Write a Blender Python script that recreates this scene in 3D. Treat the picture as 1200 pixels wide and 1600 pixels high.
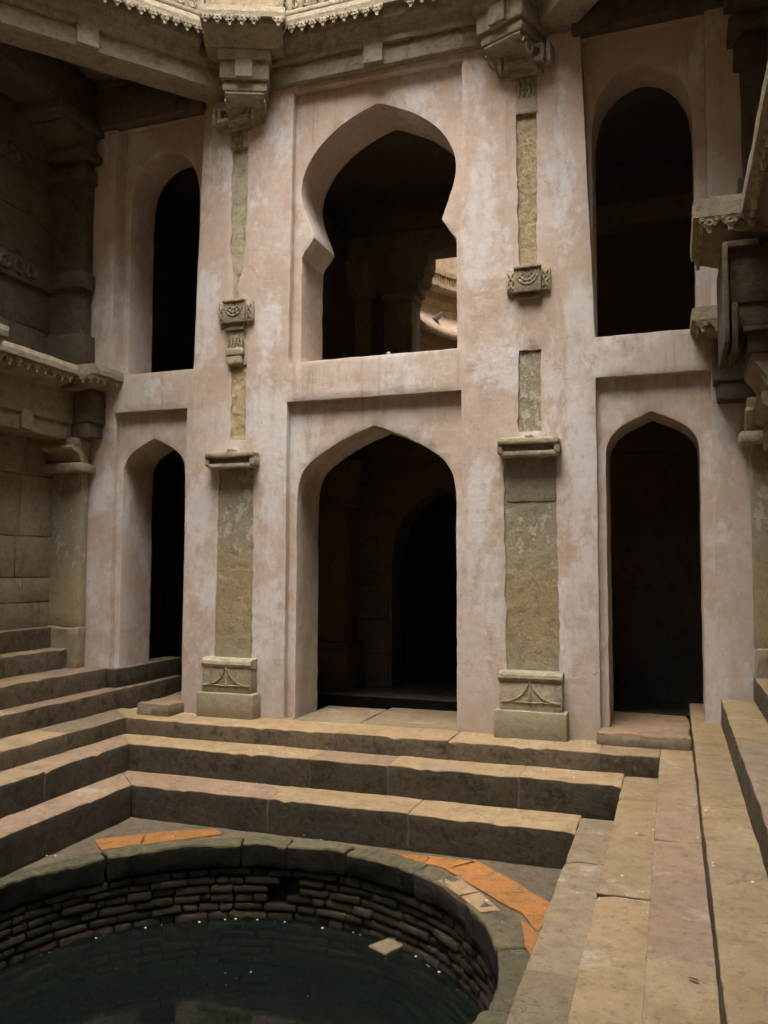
import bpy, bmesh, math, random
from mathutils import Vector, Matrix, noise
from mathutils.geometry import delaunay_2d_cdt

random.seed(7)
R_ = math.radians
scene = bpy.context.scene
for o in list(bpy.data.objects):
    bpy.data.objects.remove(o)

# ------------------------------------------------------------------ camera
cam_d = bpy.data.cameras.new('camera')
cam_d.sensor_fit = 'VERTICAL'
cam_d.sensor_height = 36.0
cam_d.lens = 1297.0 / 1600.0 * 36.0
cam_d.clip_start = 0.05
cam_d.clip_end = 500
cam = bpy.data.objects.new('camera', cam_d)
scene.collection.objects.link(cam)
cam.location = (0, 0, 1.55)
yaw, pitch, roll = R_(-19.16), R_(3.67), R_(0.14)
fwd = Vector((math.sin(yaw) * math.cos(pitch), math.cos(yaw) * math.cos(pitch), math.sin(pitch)))
rgt = Vector((math.cos(yaw), -math.sin(yaw), 0))
upv = rgt.cross(fwd)
r2 = math.cos(roll) * rgt + math.sin(roll) * upv
u2 = -math.sin(roll) * rgt + math.cos(roll) * upv
cam.matrix_world = Matrix(((r2.x, u2.x, -fwd.x, 0), (r2.y, u2.y, -fwd.y, 0), (r2.z, u2.z, -fwd.z, 1.55), (0, 0, 0, 1)))
scene.camera = cam

# ------------------------------------------------------------------ world, sun, exposure
SUN_EL, SUN_AZ = R_(72), R_(184)          # azimuth measured from +Y towards +X: the light comes from behind the camera
world = bpy.data.worlds.new('World')
scene.world = world
world.use_nodes = True
wn = world.node_tree
sky = wn.nodes.new('ShaderNodeTexSky')
sky.sky_type = 'NISHITA'
sky.sun_disc = False
sky.sun_elevation = SUN_EL
sky.sun_rotation = SUN_AZ
sky.air_density = 1.6
sky.dust_density = 4.0
wn.links.new(sky.outputs[0], wn.nodes['Background'].inputs[0])
wn.nodes['Background'].inputs[1].default_value = 0.12
sun_d = bpy.data.lights.new('sun', 'SUN')
sun_d.energy = 1.5
sun_d.angle = R_(62)
sun_d.color = (1.0, 0.97, 0.91)
sun = bpy.data.objects.new('sun', sun_d)
scene.collection.objects.link(sun)
sdir = Vector((math.sin(SUN_AZ) * math.cos(SUN_EL), math.cos(SUN_AZ) * math.cos(SUN_EL), math.sin(SUN_EL)))
sun.rotation_euler = sdir.to_track_quat('Z', 'Y').to_euler()
vs = scene.view_settings
vs.view_transform = 'Standard'
vs.look = 'None'
vs.gamma = 1.0
vs.exposure = 2.8
scene.cycles.use_denoising = True
scene.cycles.denoising_prefilter = 'FAST'
scene.cycles.use_adaptive_sampling = True
scene.cycles.adaptive_threshold = 0.02
scene.cycles.max_bounces = 8
scene.cycles.diffuse_bounces = 5
scene.cycles.transparent_max_bounces = 8
scene.cycles.caustics_reflective = False
scene.cycles.caustics_refractive = False

# ------------------------------------------------------------------ materials
class NT:
    def __init__(s, name):
        s.m = bpy.data.materials.new(name)
        s.m.use_nodes = True
        s.t = s.m.node_tree
        s.b = s.t.nodes['Principled BSDF']
        s.out = s.t.nodes['Material Output']
        s.geo = s.t.nodes.new('ShaderNodeNewGeometry')
        s.pos = s.geo.outputs['Position']
    def n(s, kind, **kw):
        nd = s.t.nodes.new(kind)
        for k, v in kw.items():
            setattr(nd, k, v)
        return nd
    def link(s, a, b):
        s.t.links.new(a, b)
    def put(s, sock, v):
        if hasattr(v, 'is_linked') or isinstance(v, bpy.types.NodeSocket):
            s.t.links.new(v, sock)
        else:
            sock.default_value = v
    def mapping(s, scale=(1, 1, 1), loc=(0, 0, 0), rot=(0, 0, 0), src=None):
        m = s.n('ShaderNodeMapping')
        m.inputs['Scale'].default_value = scale
        m.inputs['Location'].default_value = loc
        m.inputs['Rotation'].default_value = rot
        s.link(src or s.pos, m.inputs['Vector'])
        return m.outputs[0]
    def noise(s, scale, detail=5, rough=0.6, dist=0.0, vec=None):
        nd = s.n('ShaderNodeTexNoise')
        nd.inputs['Scale'].default_value = scale
        nd.inputs['Detail'].default_value = detail
        nd.inputs['Roughness'].default_value = rough
        nd.inputs['Distortion'].default_value = dist
        s.link(vec or s.pos, nd.inputs['Vector'])
        return nd.outputs['Fac']
    def vor(s, scale, feature='F1', vec=None):
        nd = s.n('ShaderNodeTexVoronoi')
        nd.feature = feature
        nd.inputs['Scale'].default_value = scale
        s.link(vec or s.pos, nd.inputs['Vector'])
        return nd.outputs['Distance']
    def ramp(s, fac, lo, hi):
        nd = s.n('ShaderNodeMapRange')
        nd.interpolation_type = 'SMOOTHSTEP'
        nd.inputs['From Min'].default_value = lo
        nd.inputs['From Max'].default_value = hi
        s.link(fac, nd.inputs['Value'])
        return nd.outputs['Result']
    def math(s, op, a, b=None, clamp=False):
        nd = s.n('ShaderNodeMath', operation=op, use_clamp=clamp)
        s.put(nd.inputs[0], a)
        if b is not None:
            s.put(nd.inputs[1], b)
        return nd.outputs[0]
    def mix(s, fac, a, b, blend='MIX'):
        nd = s.n('ShaderNodeMix', data_type='RGBA', blend_type=blend)
        s.put(nd.inputs[0], fac)
        for i, v in ((6, a), (7, b)):
            if isinstance(v, bpy.types.NodeSocket):
                s.link(v, nd.inputs[i])
            else:
                nd.inputs[i].default_value = (*v, 1)
        return nd.outputs[2]
    def sep(s):
        nd = s.n('ShaderNodeSeparateXYZ')
        s.link(s.pos, nd.inputs[0])
        return nd.outputs
    def rnd(s):
        nd = s.n('ShaderNodeObjectInfo')
        return nd.outputs['Random']
    def hsv(s, col, val=1.0, hue=0.5, sat=1.0):
        nd = s.n('ShaderNodeHueSaturation')
        s.put(nd.inputs['Hue'], hue)
        s.put(nd.inputs['Saturation'], sat)
        s.put(nd.inputs['Value'], val)
        s.link(col, nd.inputs['Color'])
        return nd.outputs[0]
    def bump(s, h, strength, dist, prev=None):
        nd = s.n('ShaderNodeBump')
        nd.inputs['Strength'].default_value = strength
        nd.inputs['Distance'].default_value = dist
        s.link(h, nd.inputs['Height'])
        if prev:
            s.link(prev, nd.inputs['Normal'])
        return nd.outputs[0]
    def done(s, col, rough=0.9, bump=None, spec=0.25):
        s.put(s.b.inputs['Base Color'], col if isinstance(col, bpy.types.NodeSocket) else (*col, 1))
        s.put(s.b.inputs['Roughness'], rough)
        s.b.inputs['Specular IOR Level'].default_value = spec
        if bump:
            s.link(bump, s.b.inputs['Normal'])
        return s.m


WASH = [(-1.72, 5.0, 0.30, 0.9, 0.20), (-1.55, 3.45, 0.8, 0.45, 0.16), (-4.70, 4.35, 0.35, 0.8, 0.16), (-3.93, 4.1, 0.25, 0.7, 0.15), (-0.90, 5.0, 0.28, 0.9, 0.18), (-0.80, 2.5, 0.25, 0.7, 0.14),
        (-1.72, 2.2, 0.22, 0.6, 0.14), (-4.75, 2.2, 0.22, 0.9, 0.10), (-3.92, 2.0, 0.2, 0.8, 0.08), (-5.4, 3.5, 0.5, 0.25, 0.14), (-0.75, 4.0, 0.3, 0.4, 0.14), (-6.0, 2.4, 0.2, 0.5, 0.12)]


def mat_plaster():
    s = NT('pink_limewash_plaster')
    z = s.sep()[2]
    big = s.noise(0.8, 6, 0.68, 0.15)
    mid = s.noise(2.6, 8, 0.72, 0.1, s.mapping((1, 1, 0.7), (3, 1, 5)))
    fine = s.noise(9, 6, 0.75, 0.3)
    col = s.mix(s.ramp(big, 0.40, 0.60), (0.452, 0.365, 0.298), (0.515, 0.452, 0.41))
    col = s.mix(s.math('MULTIPLY', s.ramp(mid, 0.50, 0.62), 0.7), col, (0.41, 0.32, 0.25))
    # warmer, less washed plaster high up
    hi = s.ramp(s.math('ADD', z, s.math('MULTIPLY', mid, 1.6)), 5.6, 7.0)
    col = s.mix(s.math('MULTIPLY', hi, 0.65), col, (0.46, 0.345, 0.265))
    # grime that ran down from sills and ledges
    run = s.noise(1.0, 5, 0.7, 0.3, s.mapping((9, 9, 0.45), (1, 0, 3)))
    rz = s.math('MULTIPLY', s.ramp(z, 3.66, 3.52), s.ramp(z, 2.6, 3.4))
    col = s.mix(s.math('MULTIPLY', s.math('MULTIPLY', s.ramp(run, 0.50, 0.68), rz), 0.6), col, (0.30, 0.25, 0.205))
    run2 = s.ramp(s.noise(1.0, 6, 0.72, 0.5, s.mapping((6, 6, 0.35), (4, 0, 8))), 0.60, 0.72)
    col = s.mix(s.math('MULTIPLY', run2, 0.4), col, (0.34, 0.275, 0.215))
    # pale lilac limewash left in cloudy patches, thicker in a few places
    pat = s.noise(1.25, 9, 0.72, 0.25, s.mapping((1, 1, 0.62), (11, 4, 2)))
    pf = s.math('ADD', pat, s.math('MULTIPLY', s.math('SUBTRACT', fine, 0.5), 0.22))
    for (bx_, bz_, rx_, rz_, w_) in WASH:
        vm = s.n('ShaderNodeVectorMath', operation='LENGTH')
        s.link(s.mapping((1 / rx_, 0, 1 / rz_), (-bx_ / rx_, 0, -bz_ / rz_)), vm.inputs[0])
        pf = s.math('ADD', pf, s.math('MULTIPLY', s.ramp(vm.outputs['Value'], 1.0, 0.0), w_))
    col = s.mix(s.math('MULTIPLY', s.ramp(pf, 0.50, 0.62), 0.72), col, (0.585, 0.572, 0.575))
    mott = s.noise(16, 6, 0.75, 0.0, s.mapping((1, 1, 0.6)))
    col = s.mix(s.math('MULTIPLY', s.ramp(mott, 0.53, 0.62), 0.30), col, (0.355, 0.28, 0.225))
    col = s.mix(s.math('MULTIPLY', s.ramp(mott, 0.44, 0.36), 0.22), col, (0.62, 0.595, 0.585))
    # brushed washes
    br = s.noise(3.5, 5, 0.6, 0.4, s.mapping((1.6, 1.6, 0.22)))
    col = s.mix(s.math('MULTIPLY', s.ramp(br, 0.55, 0.70), 0.4), col, (0.47, 0.40, 0.36))
    # rusty stains with their own outlines
    # long dark seepage lines under the eave and the capitals
    sk = s.noise(1.0, 7, 0.75, 0.2, s.mapping((13, 13, 0.5), (7, 0, 2)))
    skm = s.math('MULTIPLY', s.ramp(sk, 0.57, 0.66), s.ramp(s.math('ADD', z, s.math('MULTIPLY', mid, 2.2)), 5.6, 7.4))
    col = s.mix(s.math('MULTIPLY', skm, 0.55), col, (0.27, 0.215, 0.165))
    rs = s.noise(1.7, 8, 0.74, 0.3, s.mapping((1.4, 1, 0.55), (7, 2, 19)))
    col = s.mix(s.math('MULTIPLY', s.ramp(rs, 0.57, 0.64), 0.6), col, (0.40, 0.285, 0.205))
    # damp foot of the wall
    foot = s.ramp(s.math('ADD', z, s.math('MULTIPLY', mid, 0.9)), 1.15, 0.35)
    col = s.mix(s.math('MULTIPLY', foot, 0.55), col, (0.345, 0.27, 0.21))
    # arrises worn back to the pale lime
    pw = s.ramp(s.geo.outputs['Pointiness'], 0.515, 0.57)
    col = s.mix(s.math('MULTIPLY', s.math('MULTIPLY', pw, s.ramp(mott, 0.36, 0.56)), 0.75), col, (0.64, 0.59, 0.53))
    # pits and specks
    sp = s.ramp(s.vor(26), 0.10, 0.03)
    spm = s.ramp(mid, 0.52, 0.62)
    col = s.mix(s.math('MULTIPLY', s.math('MULTIPLY', sp, spm), 0.6), col, (0.2, 0.15, 0.11))
    hair = s.ramp(s.math('ABSOLUTE', s.math('SUBTRACT', s.noise(2.2, 6, 0.62, 1.0, s.mapping((1, 1, 1), (31, 5, 7))), 0.5)), 0.0035, 0.0)
    col = s.mix(s.math('MULTIPLY', s.math('MULTIPLY', hair, s.ramp(big, 0.5, 0.6)), 0.7), col, (0.22, 0.165, 0.125))
    h = s.math('ADD', s.math('MULTIPLY', s.noise(5.0, 4, 0.6, 0.0, s.mapping((1, 1, 1.6))), 0.30), s.math('MULTIPLY', mott, 0.22))
    return s.done(col, 0.93, s.bump(h, 0.55, 0.05), 0.10)


def mat_stone(name, c1, c2, c3=None, fine=30, pits=0.5, rough_bump=0.5, stain=None, var=0.18, stretch=(1, 1, 1), spec=0.2, rough=0.9):
    s = NT(name)
    v = s.mapping(stretch)
    a = s.noise(1.6, 5, 0.62, 0.6, v)
    b = s.noise(6.5, 5, 0.68, 0.3, v)
    col = s.mix(s.ramp(a, 0.36, 0.64), c1, c2)
    if c3:
        col = s.mix(s.ramp(b, 0.5, 0.7), col, c3)
    gr = s.noise(70, 2, 0.7)
    col = s.mix(s.math('MULTIPLY', s.ramp(gr, 0.4, 0.75), 0.4), col, tuple(x * 0.55 for x in c1))
    if stain:
        st = s.noise(2.3, 9, 0.7, 1.4, s.mapping((1, 1, 1), (5, 9, 3)))
        col = s.mix(s.math('MULTIPLY', s.ramp(st, 0.55, 0.66), stain[3]), col, stain[:3])
    r = s.rnd()
    col = s.hsv(col, s.math('ADD', 1 - var, s.math('MULTIPLY', r, 2 * var)))
    g2 = s.noise(fine * 0.62, 6, 0.8, 0.0)
    col = s.mix(s.math('MULTIPLY', s.ramp(g2, 0.52, 0.62), 0.25 + 0.25 * pits), col, tuple(x * 0.35 for x in c1))
    col = s.mix(s.math('MULTIPLY', s.ramp(g2, 0.46, 0.38), 0.15 + 0.15 * pits), col, tuple(min(1.0, x * 1.5) for x in c2))
    b3 = s.bump(g2, min(1.0, rough_bump * 0.75), 0.05)
    return s.done(col, rough, b3, spec)


def mat_tread(name, c1, c2):
    s = NT(name)
    a = s.noise(1.3, 5, 0.62, 0.8)
    b = s.noise(5.0, 8, 0.74, 0.1)
    c = s.noise(2.1, 8, 0.72, 0.2, s.mapping((1, 1, 1), (2, 8, 1)))
    col = s.mix(s.ramp(a, 0.35, 0.65), c1, c2)
    col = s.mix(s.math('MULTIPLY', s.ramp(b, 0.44, 0.66), 0.6), col, tuple(x * 0.66 for x in c1))
    col = s.mix(s.math('MULTIPLY', s.ramp(c, 0.52, 0.66), 0.6), col, (0.215, 0.17, 0.125))
    col = s.mix(s.math('MULTIPLY', s.ramp(c, 0.44, 0.34), 0.35), col, (0.33, 0.21, 0.12))
    # dried white lime and bird stains
    w = s.noise(1.9, 8, 0.76, 0.3, s.mapping((1, 1.5, 1), (13, 1, 4)))
    col = s.mix(s.math('MULTIPLY', s.ramp(w, 0.575, 0.66), 0.45), col, (0.42, 0.385, 0.33))
    gr = s.noise(85, 2, 0.7)
    col = s.mix(s.math('MULTIPLY', s.ramp(gr, 0.45, 0.75), 0.35), col, tuple(x * 0.5 for x in c1))
    dk = s.ramp(s.vor(9, vec=s.mapping((1, 1, 1), (3.3, 7.7, 0))), 0.07, 0.03)
    col = s.mix(s.math('MULTIPLY', dk, 0.5), col, (0.10, 0.075, 0.055))
    col = s.hsv(col, s.math('ADD', 0.86, s.math('MULTIPLY', s.rnd(), 0.28)))
    g2 = s.noise(17, 7, 0.8, 0.0)
    col = s.mix(s.math('MULTIPLY', s.ramp(g2, 0.53, 0.63), 0.5), col, tuple(x * 0.45 for x in c1))
    col = s.mix(s.math('MULTIPLY', s.ramp(g2, 0.45, 0.36), 0.3), col, tuple(x * 1.35 for x in c2))
    ck = s.ramp(s.math('ABSOLUTE', s.math('SUBTRACT', s.noise(1.4, 7, 0.65, 0.4, s.mapping((1, 1, 1), (21, 3, 9))), 0.5)), 0.0035, 0.0)
    col = s.mix(s.math('MULTIPLY', s.math('MULTIPLY', ck, s.ramp(a, 0.5, 0.56)), 0.8), col, (0.07, 0.052, 0.036))
    h = s.math('ADD', b, s.math('MULTIPLY', g2, 0.8))
    return s.done(col, 0.82, s.bump(h, 0.6, 0.03), 0.22)


def mat_pilaster():
    s = NT('exposed_khaki_stone')
    z = s.sep()[2]
    a = s.noise(2.2, 6, 0.68)
    b = s.noise(9, 6, 0.75)
    col = s.mix(s.ramp(a, 0.38, 0.62), (0.30, 0.245, 0.14), (0.35, 0.285, 0.175))
    col = s.mix(s.math('MULTIPLY', s.ramp(b, 0.5, 0.64), 0.6), col, (0.22, 0.18, 0.105))
    up = s.ramp(s.math('ADD', z, s.math('MULTIPLY', a, 1.2)), 1.95, 2.55)
    lo = s.ramp(s.math('ADD', z, s.math('MULTIPLY', a, 0.7)), 1.35, 1.0)
    col = s.mix(s.math('MULTIPLY', s.math('MAXIMUM', up, s.math('MULTIPLY', lo, 0.7)), 0.75), col, (0.285, 0.265, 0.205))
    fl = s.noise(13, 5, 0.7, 0.0, s.mapping((1, 1, 0.6), (2, 5, 1)))
    flm = s.ramp(s.math('ADD', fl, s.math('MULTIPLY', s.math('SUBTRACT', up, 0.6), 0.12)), 0.585, 0.61)
    col = s.mix(s.math('MULTIPLY', flm, 0.75), col, (0.48, 0.455, 0.375))
    gr = s.noise(70, 2, 0.7)
    col = s.mix(s.math('MULTIPLY', s.ramp(gr, 0.45, 0.7), 0.45), col, (0.15, 0.12, 0.075))
    h = s.math('ADD', s.math('ADD', b, s.math('MULTIPLY', s.noise(60, 4, 0.75), 0.5)), s.math('MULTIPLY', flm, 0.35))
    return s.done(col, 0.93, s.bump(h, 0.8, 0.02), 0.12)


M = {}
M['plaster'] = mat_plaster()
M['tread_a'] = mat_tread('worn_ochre_sandstone', (0.275, 0.198, 0.105), (0.295, 0.22, 0.13))
M['tread_b'] = mat_tread('worn_pink_sandstone', (0.24, 0.166, 0.107), (0.262, 0.19, 0.125))
M['tread_c'] = mat_tread('worn_grey_sandstone', (0.205, 0.16, 0.101), (0.235, 0.183, 0.117))
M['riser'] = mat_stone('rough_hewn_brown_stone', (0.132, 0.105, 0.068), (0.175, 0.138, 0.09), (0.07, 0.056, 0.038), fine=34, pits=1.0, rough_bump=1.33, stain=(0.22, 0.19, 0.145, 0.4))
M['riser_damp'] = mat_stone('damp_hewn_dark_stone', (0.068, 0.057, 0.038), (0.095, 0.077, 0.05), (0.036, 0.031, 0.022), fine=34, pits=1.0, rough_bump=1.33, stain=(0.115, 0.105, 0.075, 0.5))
M['pil'] = mat_pilaster()
M['carved'] = mat_stone('carved_buff_stone', (0.35, 0.305, 0.215), (0.40, 0.345, 0.25), (0.26, 0.225, 0.16), fine=34, pits=0.5, rough_bump=0.7, stain=(0.19, 0.17, 0.13, 0.55))
M['ochre'] = mat_stone('flaking_ochre_stone', (0.55, 0.44, 0.26), (0.47, 0.38, 0.235), (0.60, 0.51, 0.34), fine=34, pits=1.0, rough_bump=1.3)
M['beam'] = mat_stone('weathered_grey_sandstone', (0.325, 0.285, 0.215), (0.375, 0.33, 0.255), (0.235, 0.208, 0.162), fine=30, pits=0.6, rough_bump=0.8, stain=(0.18, 0.168, 0.138, 0.65))
M['block'] = mat_stone('squared_sandstone_block', (0.29, 0.238, 0.165), (0.245, 0.205, 0.142), (0.175, 0.147, 0.105), fine=26, pits=0.6, rough_bump=0.8, stain=(0.26, 0.185, 0.14, 0.5))
M['dim'] = mat_stone('sooty_interior_stone', (0.155, 0.122, 0.088), (0.125, 0.10, 0.073), (0.085, 0.07, 0.052), fine=22, pits=0.5, rough_bump=0.7)  # even dark brown for the inner rooms and hidden backings
M['dimblock'] = mat_stone('sooty_sandstone_block', (0.125, 0.10, 0.07), (0.10, 0.082, 0.058), (0.06, 0.05, 0.036), fine=22, pits=0.7, rough_bump=0.9, stain=(0.15, 0.105, 0.075, 0.5))  # darker copy of the block stone, with shade put into its colour
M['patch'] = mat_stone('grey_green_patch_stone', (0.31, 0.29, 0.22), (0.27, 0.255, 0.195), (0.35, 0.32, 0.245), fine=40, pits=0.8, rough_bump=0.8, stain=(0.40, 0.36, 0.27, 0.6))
M['soot'] = mat_stone('black_soot', (0.018, 0.015, 0.012), (0.012, 0.010, 0.008), None)  # near-black colour stands in for unlit depth
M['soot2'] = mat_stone('smoke_browned_bracket_stone', (0.105, 0.076, 0.046), (0.085, 0.062, 0.038), (0.05, 0.038, 0.025), fine=30, pits=0.7, rough_bump=0.9)  # shadow under the balcony put into the bracket colour
M['curb'] = mat_stone('mossy_brown_rim_stone', (0.105, 0.098, 0.060), (0.13, 0.115, 0.070), (0.075, 0.072, 0.047), fine=30, pits=0.6, rough_bump=0.9, stain=(0.21, 0.15, 0.085, 0.6), spec=0.10)
M['curb_face'] = mat_stone('wet_black_stone', (0.018, 0.0155, 0.011), (0.027, 0.023, 0.016), (0.010, 0.009, 0.007), fine=30, pits=1.0, rough_bump=1.33, spec=0.10, rough=0.85)  # rim face darkened: the dim light of the pit put into its colour
M['curb_purple'] = mat_stone('purple_grey_stone', (0.052, 0.042, 0.036), (0.072, 0.056, 0.048), (0.03, 0.025, 0.022), fine=30, pits=1.0, rough_bump=1.33, spec=0.10)
M['brick'] = mat_stone('wet_well_brick', (0.046, 0.038, 0.025), (0.072, 0.058, 0.037), (0.024, 0.020, 0.014), fine=40, pits=0.8, rough_bump=1.0, var=0.45, spec=0.15, rough=0.8)  # brick colour darkened to carry the weak light inside the well
M['brick_sub'] = mat_stone('submerged_well_brick', (0.085, 0.075, 0.05), (0.12, 0.10, 0.067), (0.05, 0.044, 0.032), fine=40, var=0.3)
M['mortar'] = mat_stone('grey_lime_mortar', (0.13, 0.115, 0.092), (0.10, 0.09, 0.072), None)
M['orange'] = mat_stone('orange_painted_slab', (0.335, 0.148, 0.042), (0.28, 0.13, 0.045), (0.20, 0.115, 0.055), fine=20, pits=0.9, rough_bump=0.7, stain=(0.14, 0.115, 0.078, 0.85), var=0.12)
M['tan'] = mat_stone('pale_tan_slab', (0.27, 0.175, 0.095), (0.30, 0.20, 0.115), (0.20, 0.135, 0.08), fine=20, pits=0.2, rough_bump=0.3, stain=(0.15, 0.13, 0.09, 0.5), var=0.1)
M['pit'] = mat_stone('grey_pit_paving', (0.165, 0.125, 0.082), (0.125, 0.108, 0.075), (0.09, 0.076, 0.053), fine=26, pits=0.6, rough_bump=0.8, stain=(0.10, 0.10, 0.068, 0.6))
M['shaftw'] = mat_stone('warm_shaft_sandstone', (0.48, 0.375, 0.245), (0.43, 0.335, 0.22), (0.34, 0.265, 0.175), fine=16, pits=0.4, rough_bump=0.5, stain=(0.25, 0.20, 0.14, 0.5), var=0.1)
M['shaftpink'] = mat_stone('pinkish_eave_stone', (0.42, 0.32, 0.25), (0.38, 0.29, 0.225), None, fine=20)


def simple(name, col, rough=0.8, spec=0.2):
    s = NT(name)
    c = s.mix(s.ramp(s.noise(40, 4), 0.3, 0.7), tuple(x * 0.8 for x in col), col)
    return s.done(c, rough, None, spec)


M['white'] = simple('dried_droppings', (0.72, 0.70, 0.66))
M['leaf'] = simple('dry_leaf', (0.06, 0.045, 0.035))
M['pig_body'] = simple('blue_grey_feathers', (0.40, 0.43, 0.47), 0.7)
M['pig_dark'] = simple('dark_grey_feathers', (0.15, 0.16, 0.18), 0.6)


def mat_water():
    s = NT('still_green_water')
    t = s.t
    t.nodes.remove(s.b)
    tr = s.n('ShaderNodeBsdfTransparent')
    tr.inputs[0].default_value = (0.86, 0.92, 0.88, 1)
    gl = s.n('ShaderNodeBsdfGlossy')
    gl.inputs['Roughness'].default_value = 0.03
    gl.inputs['Color'].default_value = (1, 1, 1, 1)
    b1 = s.bump(s.noise(3.0, 3, 0.5, 0.2), 0.05, 0.03)
    s.link(b1, gl.inputs['Normal'])
    fr = s.n('ShaderNodeFresnel')
    fr.inputs['IOR'].default_value = 1.33
    s.link(b1, fr.inputs['Normal'])
    mx = s.n('ShaderNodeMixShader')
    s.link(fr.outputs[0], mx.inputs[0])
    df = s.n('ShaderNodeBsdfDiffuse')
    df.inputs['Color'].default_value = (0.013, 0.019, 0.0155, 1)
    mu = s.n('ShaderNodeMixShader')
    mu.inputs[0].default_value = 0.35
    s.link(tr.outputs[0], mu.inputs[1])
    s.link(df.outputs[0], mu.inputs[2])
    s.link(mu.outputs[0], mx.inputs[1])
    s.link(gl.outputs[0], mx.inputs[2])
    s.link(mx.outputs[0], s.out.inputs['Surface'])
    ab = s.n('ShaderNodeVolumeAbsorption')
    ab.inputs['Color'].default_value = (0.18, 0.46, 0.34, 1)
    ab.inputs['Density'].default_value = 2.4
    s.link(ab.outputs[0], s.out.inputs['Volume'])
    return s.m


M['water'] = mat_water()

# ------------------------------------------------------------------ helpers
COL = scene.collection


def link(o, parent=None):
    COL.objects.link(o)
    if parent is not None:
        o.parent = parent
    return o


def tag(o, label=None, cat=None, group=None, kind=None):
    if label:
        o['label'] = label
    if cat:
        o['category'] = cat
    if group:
        o['group'] = group
    if kind:
        o['kind'] = kind
    return o


def empty(name, label, cat, group=None, kind=None, loc=(0, 0, 0)):
    o = bpy.data.objects.new(name, None)
    o.empty_display_size = 0.1
    o.location = loc
    link(o)
    return tag(o, label, cat, group, kind or 'thing')


def mesh_obj(name, verts, faces, mats, parent=None, fm=None, smooth=False):
    me = bpy.data.meshes.new(name)
    me.from_pydata(verts, [], faces)
    for m in mats:
        me.materials.append(M[m] if isinstance(m, str) else m)
    if fm:
        for p, i in zip(me.polygons, fm):
            p.material_index = i
    if smooth:
        for p in me.polygons:
            p.use_smooth = True
    me.update()
    if smooth:
        me.set_sharp_from_angle(angle=R_(32))
    o = bpy.data.objects.new(name, me)
    return link(o, parent)


def n3(x, y, z, s=1.0):
    return noise.noise(Vector((x * s, y * s, z * s)))


def n3v(p, s):
    return noise.noise_vector(Vector(p) * s)


def rbox_data(quad, z0, z1, b=0.012, seg=0.14, amp=0.004, seed=0.0, wear=0.0):
    """rounded stone with a quadrilateral plan; quad = 4 plan points counter-clockwise"""
    q = [Vector((p[0], p[1])) for p in quad]
    L = ((q[1] - q[0]).length + (q[2] - q[3]).length) / 2
    W = ((q[3] - q[0]).length + (q[2] - q[1]).length) / 2
    H = z1 - z0
    b = min(b, L * 0.3, W * 0.3, H * 0.3)

    def ax(n):
        k = max(1, int(round((n - 2 * b) / seg))) if seg else 1
        return [0.0, b] + [b + (n - 2 * b) * i / k for i in range(1, k)] + [n - b, n]
    A, B, C = ax(L), ax(W), ax(H)
    idx, verts, faces, fm = {}, [], [], []

    def vert(i, j, k):
        key = (i, j, k)
        if key in idx:
            return idx[key]
        p = Vector((A[i], B[j], C[k]))
        c = Vector((min(max(p.x, b), L - b), min(max(p.y, b), W - b), min(max(p.z, b), H - b)))
        d = p - c
        if d.length > 1e-9:
            p = c + d.normalized() * b
        s, t = p.x / L, p.y / W
        xy = (q[0] * (1 - s) + q[1] * s) * (1 - t) + (q[3] * (1 - s) + q[2] * s) * t
        w = Vector((xy.x, xy.y, z0 + p.z))
        if amp:
            v1 = n3v((w.x + seed, w.y, w.z), 3.0)
            v2 = n3v((w.x, w.y + seed, w.z), 13.0)
            w = w + (v1 * 0.8 + v2 * 0.6) * amp
        if wear and k >= len(C) - 2 and j <= 1:
            e = max(0.0, n3(w.x, w.y, seed, 3.0) - 0.1) * 0.45 + max(0.0, n3(w.x, w.y, seed + 9, 13.0) - 0.25) * 1.3
            w.z -= e * wear
        idx[key] = len(verts)
        verts.append(w)
        return idx[key]
    nA, nB, nC = len(A) - 1, len(B) - 1, len(C) - 1
    for i in range(nA):
        for j in range(nB):
            faces.append((vert(i, j, nC), vert(i + 1, j, nC), vert(i + 1, j + 1, nC), vert(i, j + 1, nC)))
            fm.append(0)
            faces.append((vert(i, j, 0), vert(i, j + 1, 0), vert(i + 1, j + 1, 0), vert(i + 1, j, 0)))
            fm.append(1)
    for i in range(nA):
        for k in range(nC):
            top = 0 if k == nC - 1 else 1
            faces.append((vert(i, 0, k), vert(i + 1, 0, k), vert(i + 1, 0, k + 1), vert(i, 0, k + 1)))
            fm.append(top)
            faces.append((vert(i, nB, k), vert(i, nB, k + 1), vert(i + 1, nB, k + 1), vert(i + 1, nB, k)))
            fm.append(top)
    for j in range(nB):
        for k in range(nC):
            top = 0 if k == nC - 1 else 1
            faces.append((vert(0, j, k), vert(0, j, k + 1), vert(0, j + 1, k + 1), vert(0, j + 1, k)))
            fm.append(top)
            faces.append((vert(nA, j, k), vert(nA, j + 1, k), vert(nA, j + 1, k + 1), vert(nA, j, k + 1)))
            fm.append(top)
    return verts, faces, fm


def stone(name, quad, z0, z1, mats, parent, b=0.012, seg=0.14, amp=0.004, wear=0.0, smooth=True):
    v, f, fm = rbox_data(quad, z0, z1, b, seg, amp, random.uniform(0, 50), wear)
    if len(mats) == 1:
        fm = None
    return mesh_obj(name, v, f, mats, parent, fm, smooth)


def rect(x0, x1, y0, y1):
    return [(x0, y0), (x1, y0), (x1, y1), (x0, y1)]


def sbox(name, x0, x1, y0, y1, z0, z1, mats, parent, **kw):
    return stone(name, rect(x0, x1, y0, y1), z0, z1, mats, parent, **kw)


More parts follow.
